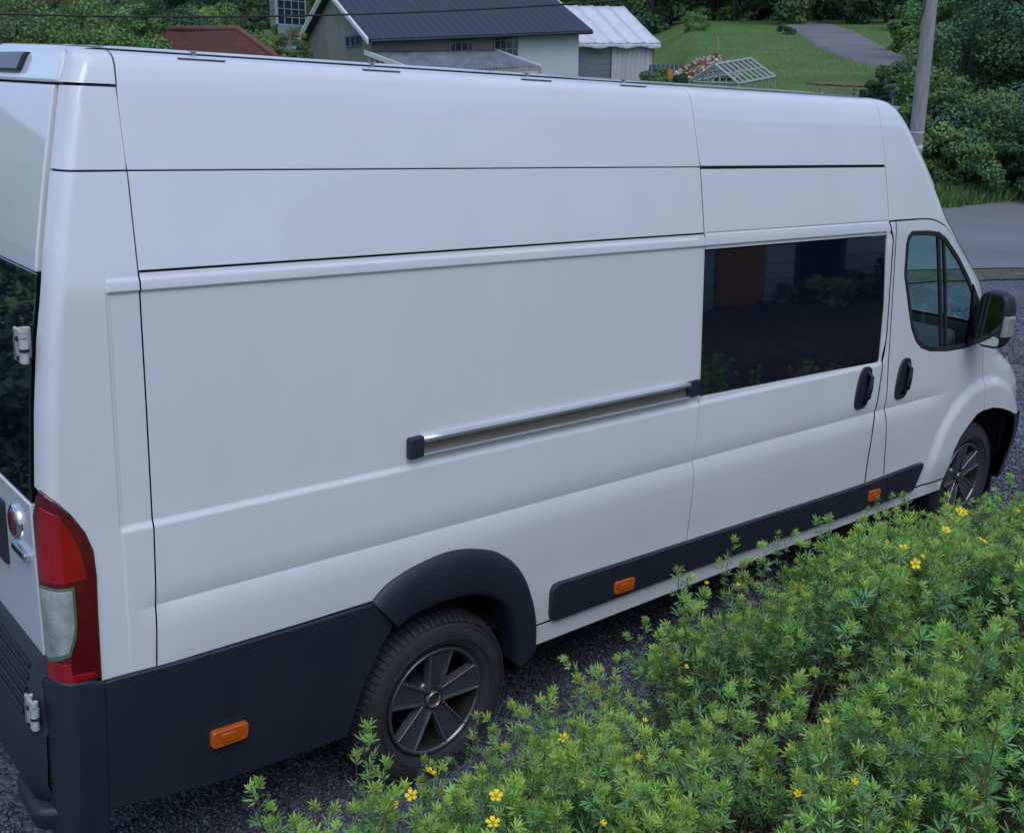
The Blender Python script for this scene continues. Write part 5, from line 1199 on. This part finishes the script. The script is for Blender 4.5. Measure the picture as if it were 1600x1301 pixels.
# ---- red tiled roof among the trees
t0, t1 = gp(236, 49, 33.6), gp(372, 49, 33); e1 = gp(432, 92, 30.8); e0 = gp(200, 92, 31.8); tb = (e1[0], e1[1], -2.0)
rs = thing('red_roofed_shed', 'low shed with a weathered red tiled hip roof behind the rear of the van', 'shed', mw=GT(tb))
nr, nc = 9, 44; V = []; F = []
for i in range(nr):
    for lift, ti in ((.05, i/nr), (.0, (i+1)/nr)):
        A_ = e0+(t0-e0)*ti; B_ = e1+(t1-e1)*ti
        for j in range(nc*4+1):
            s = j/(nc*4); p = A_+(B_-A_)*s; w = .035*math.sin(s*nc*2*PI); V.append(rel(p+np.array([0, 0, lift+w]), tb))
W_ = nc*4+1
for r_ in range(2*nr-1):
    for j in range(nc*4): F.append((r_*W_+j, r_*W_+j+1, (r_+1)*W_+j+1, (r_+1)*W_+j))
nmesh('roof_tiles', V, F, M['tile'], rs, False, kind='stuff')
bk1 = e1+np.array([-2.2, 5.5, 0]); bk0 = e0+np.array([-1., 5.5, 0])
prism('hip_slope', [rel(e1, tb), rel(bk1, tb), rel(t1+np.array([.05, .05, 0]), tb), rel(t1, tb)], .06, 'tile', rs); prism('rear_slope', [rel(bk1, tb), rel(bk0, tb), rel(t0, tb), rel(t1, tb)], .06, 'tile', rs)
m_ = MB(); m_.tube([rel(e1+(0, 0, .05), tb), rel(t1+(0, 0, .06), tb), rel(t0+(0, 0, .06), tb)], .09, 8); m_.build('ridge_cap', M['tile'], rs, True)
m_ = MB(); 
P_ = [e0+(.3, .3, -.1), e1+(-.3, .3, -.1), bk1+(-.3, -.3, -.1), bk0+(.3, -.3, -.1)]
for i in range(4):
    a, b = P_[i], P_[(i+1) % 4]; n = len(m_.v); m_.add([rel(a, tb), rel(b, tb), rel(b-(0, 0, 3.5), tb), rel(a-(0, 0, 3.5), tb)], [(0, 1, 2, 3)])
m_.build('wall', M['stucco'], rs)
# ---- gravel track up the lawn
def drape(px, py):
    d = gp(px, py, 1.); 
    for Y in np.arange(24, 140, .25):
        X = d[0]*Y; Z = d[2]*Y
        if Z < hillZ(X, Y): return np.array([X, Y])
    return np.array([d[0]*120, 120])
cl = [((1215, 44), (1262, 36)), ((1245, 52), (1300, 40)), ((1262, 66), (1335, 50)), ((1290, 82), (1372, 70)), ((1330, 97), (1405, 88)), ((1395, 112), (1450, 95)), ((1470, 122), (1520, 100)), ((1560, 132), (1610, 108))]
V = []; F = []; A_ = []; 
for (a, b) in cl: A_.append((drape(*a), drape(*b)))
A2 = []
for i in range(len(A_)-1):
    for t in np.linspace(0, 1, 24)[:-1]: A2.append((A_[i][0]*(1-t)+A_[i+1][0]*t, A_[i][1]*(1-t)+A_[i+1][1]*t))
for k_, (a, b) in enumerate(A2):
    for j in range(17):
        p = a+(b-a)*j/16+(rng.normal(0, .05, 2) if j in (0, 16) else 0); Xw = g2w((p[0], p[1], hillZ(*p))); V.append((Xw[0], Xw[1], float(terrain(Xw[0], Xw[1]))+(.10 if 0 < j < 16 else -.08)))
for i in range(len(A2)-1):
    for j in range(16): F.append((i*17+j, i*17+j+1, (i+1)*17+j+1, (i+1)*17+j))
nmesh('gravel_track', V, F, M['track'], None, True, kind='structure')
# ------------------------------------------------------------------ foliage
def leafcloud(n, clumps, cr, size, crown, tintc):
    """clumps (k,3) centres; leaves scattered round them; returns quads"""
    k = rng.integers(0, len(clumps), n)
    dd = rng.normal(size=(n, 3)); dd /= np.linalg.norm(dd, axis=1, keepdims=True)
    P = clumps[k]+dd*cr[k][:, None]*(rng.uniform(.35, 1.0, (n, 1))**.6)*np.array([1, 1, .75])
    nrm = dd+rng.normal(0, .6, (n, 3))+np.array([0, 0, .4]); nrm /= np.linalg.norm(nrm, axis=1, keepdims=True)
    h = rng.normal(size=(n, 3)); a = np.cross(nrm, h); a /= np.linalg.norm(a, axis=1, keepdims=True); b = np.cross(nrm, a)
    s = size*rng.uniform(.6, 1.35, (n, 1)); w = s*.55
    V = np.stack([P-a*s, P-b*w-nrm*s*.12, P+a*s, P+b*w-nrm*s*.12], 1)
    t = tintc[k]*rng.uniform(.75, 1.25, (n, 1)); t = np.repeat(t, 4, 0)
    return V.reshape(-1, 3), np.arange(4*n).reshape(-1, 4), t
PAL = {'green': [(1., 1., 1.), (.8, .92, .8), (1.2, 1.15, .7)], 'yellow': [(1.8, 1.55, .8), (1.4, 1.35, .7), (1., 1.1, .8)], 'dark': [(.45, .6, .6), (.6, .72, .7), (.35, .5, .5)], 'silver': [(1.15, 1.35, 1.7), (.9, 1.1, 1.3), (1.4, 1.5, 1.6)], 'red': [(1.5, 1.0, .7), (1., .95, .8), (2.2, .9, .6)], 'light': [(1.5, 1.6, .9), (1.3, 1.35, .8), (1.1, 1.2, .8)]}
def tree(name, label, cat, p, rx, ry, rz, n, size, pal, group=None, trunk=True, k=26, shape='round', cz=None):
    """p base in G coordinates; crown ellipsoid radii; crown centre height"""
    cz = rz*1.05+.3 if cz is None else cz
    root = thing(name, label, cat, mw=GT(p), group=group); out = []; rad = []
    while len(out) < k:
        q = rng.normal(size=3); q /= np.linalg.norm(q); r = rng.uniform(.25, .92)**.5
        if shape == 'cone':
            h = rng.random()**1.3; a = rng.uniform(0, 6.28); rr = (1-h)*rng.uniform(.3, .95); out.append((rr*math.cos(a)*rx, rr*math.sin(a)*ry, cz-rz+2*rz*h)); rad.append(max(.12, (1-h)*.5)*min(rx, ry)*.75); continue
        if shape == 'column':
            h = rng.random(); a = rng.uniform(0, 6.28); out.append((.5*math.cos(a)*rx, .5*math.sin(a)*ry, cz-rz+2*rz*h)); rad.append(.6*rx*(1-.5*h**3)); continue
        out.append((q[0]*r*rx, q[1]*r*ry, cz+q[2]*r*rz)); rad.append(rng.uniform(.22, .42)*min(rx, rz, ry*1.2))
    cl_ = np.array(out); cr = np.array(rad); pc_ = np.array(PAL[pal])[rng.choice(3, k)]*rng.uniform(.75, 1.25, (k, 1))
    V, F, t = leafcloud(n, cl_, cr, size, None, pc_)
    nmesh('crown', V, F, M['tleaf'], root, False, tint=t, kind='stuff')
    if trunk:
        m_ = MB(); m_.tube([(0, 0, -.6), (.05, 0, cz*.5), (0, .05, cz), (.03, 0, cz+rz*.7)], [.05+rz*.035, .045+rz*.028, .03+rz*.015, .02], 7)
        for c in cl_[:8]: m_.tube([(0, 0, cz-.6*rz+.4*rng.random()*rz), tuple(c*np.array([.5, .5, 1])-np.array([0, 0, .1*rz])), tuple(c)], [.03+rz*.012, .02+rz*.006, .01], 5)
        m_.build('trunk', M['bark'], root, True)
    return root
def base(px, Y, dz=0.): X = (px-U0)/FPX*(Y*math.cos(PITCH)); return (X*1.0, Y, hillZ(X, Y)+dz)
def zat(py, Y): return gp(800, py, Y)[2]
# the row of trees on the left: px centre, depth, half width m, top py, palette, label
LT_ = [(15, 30, 1.7, -30, 'green', 'broad mixed green bush at the far left behind the roof of the van'),
       (75, 34, 1.9, -60, 'red', 'tree with reddish leaves, second from the left behind the van roof'),
       (135, 31, 1.4, -25, 'light', 'yellow green bush just right of the reddish one on the left'),
       (180, 36, 1.9, -60, 'green', 'tall mid green tree left of the red tiled roof'),
       (225, 29, 1.0, 3, 'light', 'slim bright green young tree in front of the red tiled roof'),
       (262, 36, 1.8, -40, 'dark', 'dark green tree behind the left end of the red tiled roof'),
       (305, 41, 1.6, -10, 'green', 'green tree above the ridge of the red tiled roof'),
       (345, 43, 1.9, -22, 'yellow', 'yellow green round tree above the red tiled roof'),
       (-50, 28, 2.2, -60, 'green', 'green tree cut by the left edge of the picture'), (-140, 27, 2.4, -90, 'dark', 'dark tree outside the left edge, mirrored in the rear door'), (-260, 26, 2.6, -60, 'green', 'wide tree beyond the left edge, mirrored in the rear window')]
for px, Y, hw, tp, pal, lab in LT_:
    b = base(px, Y); top = zat(tp, Y); h = top-b[2]; tree('leafy_tree', lab, 'tree', b, hw, hw*.9, h*.46, 13000, .050, pal, 'trees along the left', cz=h*.54, k=34)
for px, Y, lab in ((392, 46, 'dark clipped conifer column left of the glass greenhouse'), (411, 46.4, 'dark clipped conifer column nearest the glass greenhouse')):
    b = base(px, Y); top = zat(-4, Y); h = top-b[2]; tree('hedge_conifer', lab, 'conifer', b, .42, .42, h*.5, 7000, .05, 'dark', 'clipped conifers by the glass greenhouse', cz=h*.5, k=30, shape='column')
for px, py, Y, r, pal, lab in ((455, 62, 50, .9, 'red', 'straggly rust brown bush left of the beige gable wall'), (470, 80, 46, .7, 'green', 'low green bush against the corner of the beige house'), (446, 46, 56, .8, 'green', 'green bush below the far glass greenhouse'), (437, 85, 44, .6, 'red', 'low brownish weeds beside the red tiled roof')):
    p = gp(px, py, Y); tree('garden_bush', lab, 'bush', (p[0], p[1], p[2]-r*1.2), r, r, r*.8, 3600, .04, pal, trunk=False, cz=r, k=26)
# bushes around the shelter, woodpile and shed
for px, py, Y, r, pal, lab in ((1086, 36, 71, .88, 'light', 'round bright green bush standing alone on the lawn'), (1025, 128, 38, .55, 'green', 'low bush at the foot of the tarpaulin shed'), (1058, 133, 34, .35, 'dark', 'dark low plants left of the greenhouse frame'), (1375, 150, 29, .42, 'dark', 'dark bush under the brown shingle roof'), (1412, 195, 24, .45, 'green', 'green bush behind the windscreen corner of the van'), (1395, 118, 33, .5, 'green', 'small bush at the right end of the brown shingle roof'), (1230, 50, 66, .55, 'dark', 'small dark bush at the left edge of the gravel track')):
    p = gp(px, py, Y); z0 = p[2]-r; tree('garden_bush', lab, 'bush', (p[0], p[1], z0), r, r, r*.95, 4200, .05, pal, trunk=False, cz=r, k=(40 if px == 1086 else 14))
# dark wood behind the lawn
k_ = 0
FR = [('dark', 'dark conifer'), ('dark', 'tall dark tree'), ('green', 'dim green tree')]
for px in range(905, 1420, 34):
    Y = 92+8*math.sin(px*.13)+ (px > 1200)*-6; b = base(px+rng.uniform(-8, 8), Y); h = rng.uniform(10, 14); pal = ('dark', 'dark', 'green', 'dark')[k_ % 4]
    lab_ = ['first', 'second', 'third', 'fourth', 'fifth', 'sixth', 'seventh', 'eighth', 'ninth', 'tenth', 'eleventh', 'twelfth', 'thirteenth', 'fourteenth', 'fifteenth', 'sixteenth'][k_]
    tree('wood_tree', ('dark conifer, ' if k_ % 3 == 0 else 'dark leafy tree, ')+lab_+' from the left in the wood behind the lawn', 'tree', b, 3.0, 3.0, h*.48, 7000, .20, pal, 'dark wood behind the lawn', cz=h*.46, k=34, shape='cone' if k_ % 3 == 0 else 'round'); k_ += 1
for px, Y, lab in ((700, 75, 'tall tree behind the ridge of the beige house'), (800, 80, 'tree behind the right part of the dark metal roof'), (860, 78, 'tree behind the right gable of the beige house'), (520, 85, 'tree far behind the gable of the beige house'), (935, 70, 'olive tree behind the white roof of the tarpaulin shed'), (440, 80, 'tree behind the far glass greenhouse')):
    b = base(px, Y); tree('leafy_tree', lab, 'tree', b, 2.6, 2.6, 3.6, 5000, .16, 'green', cz=3.8, k=26)
# trees on the right: px, py centre, depth, radius x, radius z, palette, label
RT = [(1492, 30, 44, 1.7, 3.2, 'yellow', 'yellow green tree left of the utility pole'), (1462, 60, 30, .9, 1.7, 'yellow', 'bright leafy bush just left of the utility pole'), (1528, 10, 36, 2.0, 3.4, 'dark', 'dark tree behind the top of the utility pole'),
      (1545, 20, 29, 1.6, 2.4, 'silver', 'silvery green willow right of the utility pole'), (1590, 30, 26, 1.7, 2.6, 'silver', 'silvery willow in the upper right corner'), (1570, 130, 27, 1.5, 1.8, 'dark', 'dark bush at the right edge'),
      (1500, 120, 26, 1.2, 1.5, 'light', 'bright green bush right of the pole, halfway up'), (1475, 195, 25, .9, 1.1, 'green', 'mid green bush right of the foot of the pole'), (1540, 220, 24.5, 1.3, 1.2, 'silver', 'grey green bush above the road verge'), (1610, 200, 24, 1.4, 1.5, 'green', 'bush cut by the right edge above the road'),
      (1500, 275, 24, .9, .8, 'light', 'low bush at the road edge beside the windscreen'), (1570, 290, 23.5, 1.1, .75, 'green', 'low leafy bush at the far kerb of the road'), (1640, 285, 23.2, 1.0, .8, 'dark', 'low dark bush outside the right edge by the road'), (1440, 140, 27, .8, .9, 'green', 'green bush directly behind the utility pole'),
      (1700, 60, 26, 2.4, 3.2, 'green', 'tree outside the right edge'), (1830, 60, 27, 2.6, 3.4, 'dark', 'second tree outside the right edge'), (1455, 240, 24.5, .7, .8, 'yellow', 'yellowish bush between windscreen and pole'), (1432, -10, 70, 1.6, 3.0, 'dark', 'dark tree at the right end of the lawn'), (1418, 60, 50, .8, 1.2, 'yellow', 'yellow green bush at the lower end of the gravel track')]
for px, py, Y, rx, rz, pal, lab in RT:
    p = gp(px, py, Y); zb_ = hillZ(p[0], p[1]); cz = max(p[2]-zb_, rz*.8)
    tree('roadside_tree' if rz > 1.6 else 'roadside_bush', lab, 'tree' if rz > 1.6 else 'bush', (p[0], p[1], zb_), rx, rx*.9, rz, int(7500*max(1, rx)*max(1, rz*.6)), .044 if Y < 40 else .09, pal, cz=cz, k=34)
# weeds on the verges
def tufts(name, n, fx, hmin, hmax, mt='tleaf', tc=(1., 1., .8)):
    x, y = fx(n); z = terrain(x, y); k = len(x); a = rng.uniform(0, 6.28, k); h = rng.uniform(hmin, hmax, k); w = h*.10
    d = np.stack([np.cos(a), np.sin(a), 0*a], 1); l = rng.normal(0, .35, (k, 2))*h[:, None]; P = np.stack([x, y, z], 1)
    tip = P+np.stack([l[:, 0], l[:, 1], h], 1)
    V = np.stack([P-d*w[:, None], P+d*w[:, None], tip], 1).reshape(-1, 3); t = np.repeat(np.array(tc)[None]*rng.uniform(.5, 1.5, (k, 1)), 3, 0)
    return nmesh(name, V, np.arange(3*k).reshape(-1, 3), M[mt], None, False, tint=t, kind='stuff')
def onstrip(s0, s1, t0, t1, dens_=None):
    def f(n):
        t = rng.uniform(t0, t1, n); s = rng.uniform(s0, s1, n)
        if dens_: keep = rng.random(n) < .5+.5*np.sin(t*1.3)*np.sin(s*4+t*2.1); t = t[keep]; s = s[keep]
        return ra[0]+rd[0]*t+rn[0]*s, ra[1]+rd[1]*t+rn[1]*s
    return f
strip('verge', -.85, .05, -22, 30, .02, M['verge'], 160, 8, .06)
tufts('verge_grass', 9000, onstrip(-.85, .0, -9, 8, True), .02, .07, tc=(1.2, .85, .55))
tufts('roadside_grass', 50000, onstrip(wroad-.1, wroad+1.8, -9, 8), .08, .32, tc=(1.15, 1.2, .7))

# ------------------------------------------------------------------ the house behind the photographer (mirrored in the dark glass)
wh = thing('white_house', 'white boarded house behind the shrubs, seen only mirrored in the dark side window', 'house', (5.4, -4.9, 0))
V = []; F = []
for k in range(26):
    z = .1+k*.19
    for (xa, xb) in ((0, 2.15), (3.1, 3.7), (4.8, 11)):
        n = len(V); V += [(xa, -.01, z), (xb, -.01, z), (xb, .015, z), (xa, .015, z), (xa, -.01, z+.19), (xb, -.01, z+.19), (xb, .003, z+.19), (xa, .003, z+.19)]
        F += [(n, n+3, n+2, n+1), (n+3, n+7, n+6, n+2), (n+4, n+5, n+6, n+7), (n, n+1, n+5, n+4)]
nmesh('wall_boards', V, F, M['siding'], wh, kind='stuff')
m_ = MB(); m_.box((0, -6, 0), (11, -.02, 5.0)); m_.build('wall_core', M['boards'], wh)
m_ = MB(); m_.box((2.2, -.015, .1), (3.05, .03, 2.2)); m_.build('door', M['orange'], wh, bevel=.01)
m_ = MB(); m_.box((3.7, -.015, .1), (4.8, .02, 2.3)); m_.build('dark_glazing', M['winglass'], wh)
m_ = MB(); m_.box((2.1, -.01, 2.2), (3.15, .06, 2.32)); m_.box((3.65, -.01, 2.3), (4.85, .06, 2.42)); m_.build('lintel', M['white'], wh, kind='stuff')
m_ = MB(); m_.hexa([(-.4, .5, 4.9), (11.4, .5, 4.9), (11.4, -3, 6.6), (-.4, -3, 6.6), (-.4, .5, 5.05), (11.4, .5, 5.05), (11.4, -3, 6.75), (-.4, -3, 6.75)]); m_.build('roof', M['roofdark'], wh)
for px_, py_, r_, pal in ((7.6, -3.6, .55, 'light'), (8.7, -3.9, .6, 'dark'), (9.6, -3.4, .7, 'green'), (10.6, -3.8, .8, 'dark')):
    t_ = tree('border_shrub', {7.6: 'light green border shrub before the orange door, mirrored in the side window', 8.7: 'dark border shrub before the dark glazing, mirrored in the side window', 9.6: 'mid green border shrub before the white boards, mirrored in the side window', 10.6: 'large dark border shrub at the end of the row, mirrored in the side window'}[px_], 'shrub', (0, 0, 0), r_, r_, r_*.9, 2500, .05, pal, 'border shrubs at the white house', trunk=False, cz=r_*.8, k=12)
    t_.matrix_world = Matrix.Translation((px_, py_, float(terrain(px_, py_))))
for k_, (x_, y_, h_) in enumerate(((-24, 6, 9), (-26, -6, 11), (-18, -16, 12), (-9, -20, 10), (-28, 16, 10))):
    t_ = tree('garden_tree', 'tall garden tree behind the photographer, mirrored in the rear door, '+['left of centre', 'tallest', 'standing apart', 'nearest the house', 'farthest left'][k_], 'tree', (0, 0, 0), 3, 3, h_*.42, 4500, .22, 'green', cz=h_*.56, k=30)
    t_.matrix_world = Matrix.Translation((x_, y_, float(terrain(x_, y_))))

# far wooded hillside behind everything
px_ = rng.uniform(-700, 2300, 5200); Yf = rng.uniform(98, 175, 5200); Xf = (px_-U0)/FPX*Yf
Pc = np.stack([Xf, Yf, T(Xf, Yf)+rng.uniform(1, 7, 5200)], 1)
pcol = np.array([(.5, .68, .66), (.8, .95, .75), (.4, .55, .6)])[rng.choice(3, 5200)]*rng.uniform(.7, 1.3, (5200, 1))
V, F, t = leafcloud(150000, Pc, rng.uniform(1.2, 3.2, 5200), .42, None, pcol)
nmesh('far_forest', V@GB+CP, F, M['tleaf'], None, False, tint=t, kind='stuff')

# lawn blades on the hill, longer at the edges
def hillpts(n):
    Y = rng.uniform(27, 86, n)**1.0; a = rng.uniform(.10, .40, n); P = np.stack([a*Y, Y, T(a*Y, Y)], 1)@GB+CP
    return P[:, 0], P[:, 1]
tufts('lawn_grass', 120000, hillpts, .03, .085, tc=(1.2, 1.25, .6))
for x_, y_, r_, h_, lab_ in ((-2.35, 3.7, .85, .95, 'nearest dark shrub behind the rear doors, mirrored in the rear window'), (-3.1, 5.3, 1.1, 1.1, 'second dark shrub behind the rear doors, mirrored in the rear window'), (-1.7, 5.6, .9, 1.0, 'dark shrub beyond the far rear corner of the van, mirrored in the rear window'), (-3.6, 8.0, 1.5, 1.3, 'farthest and broadest dark shrub mirrored in the rear window')):
    t_ = tree('yard_shrub', lab_, 'shrub', (0, 0, 0), r_, r_, h_, 6500, .05, 'dark', 'dark shrubs behind the rear doors', trunk=False, cz=h_*.9, k=24)
    t_.matrix_world = Matrix.Translation((x_, y_, float(terrain(x_, y_))))
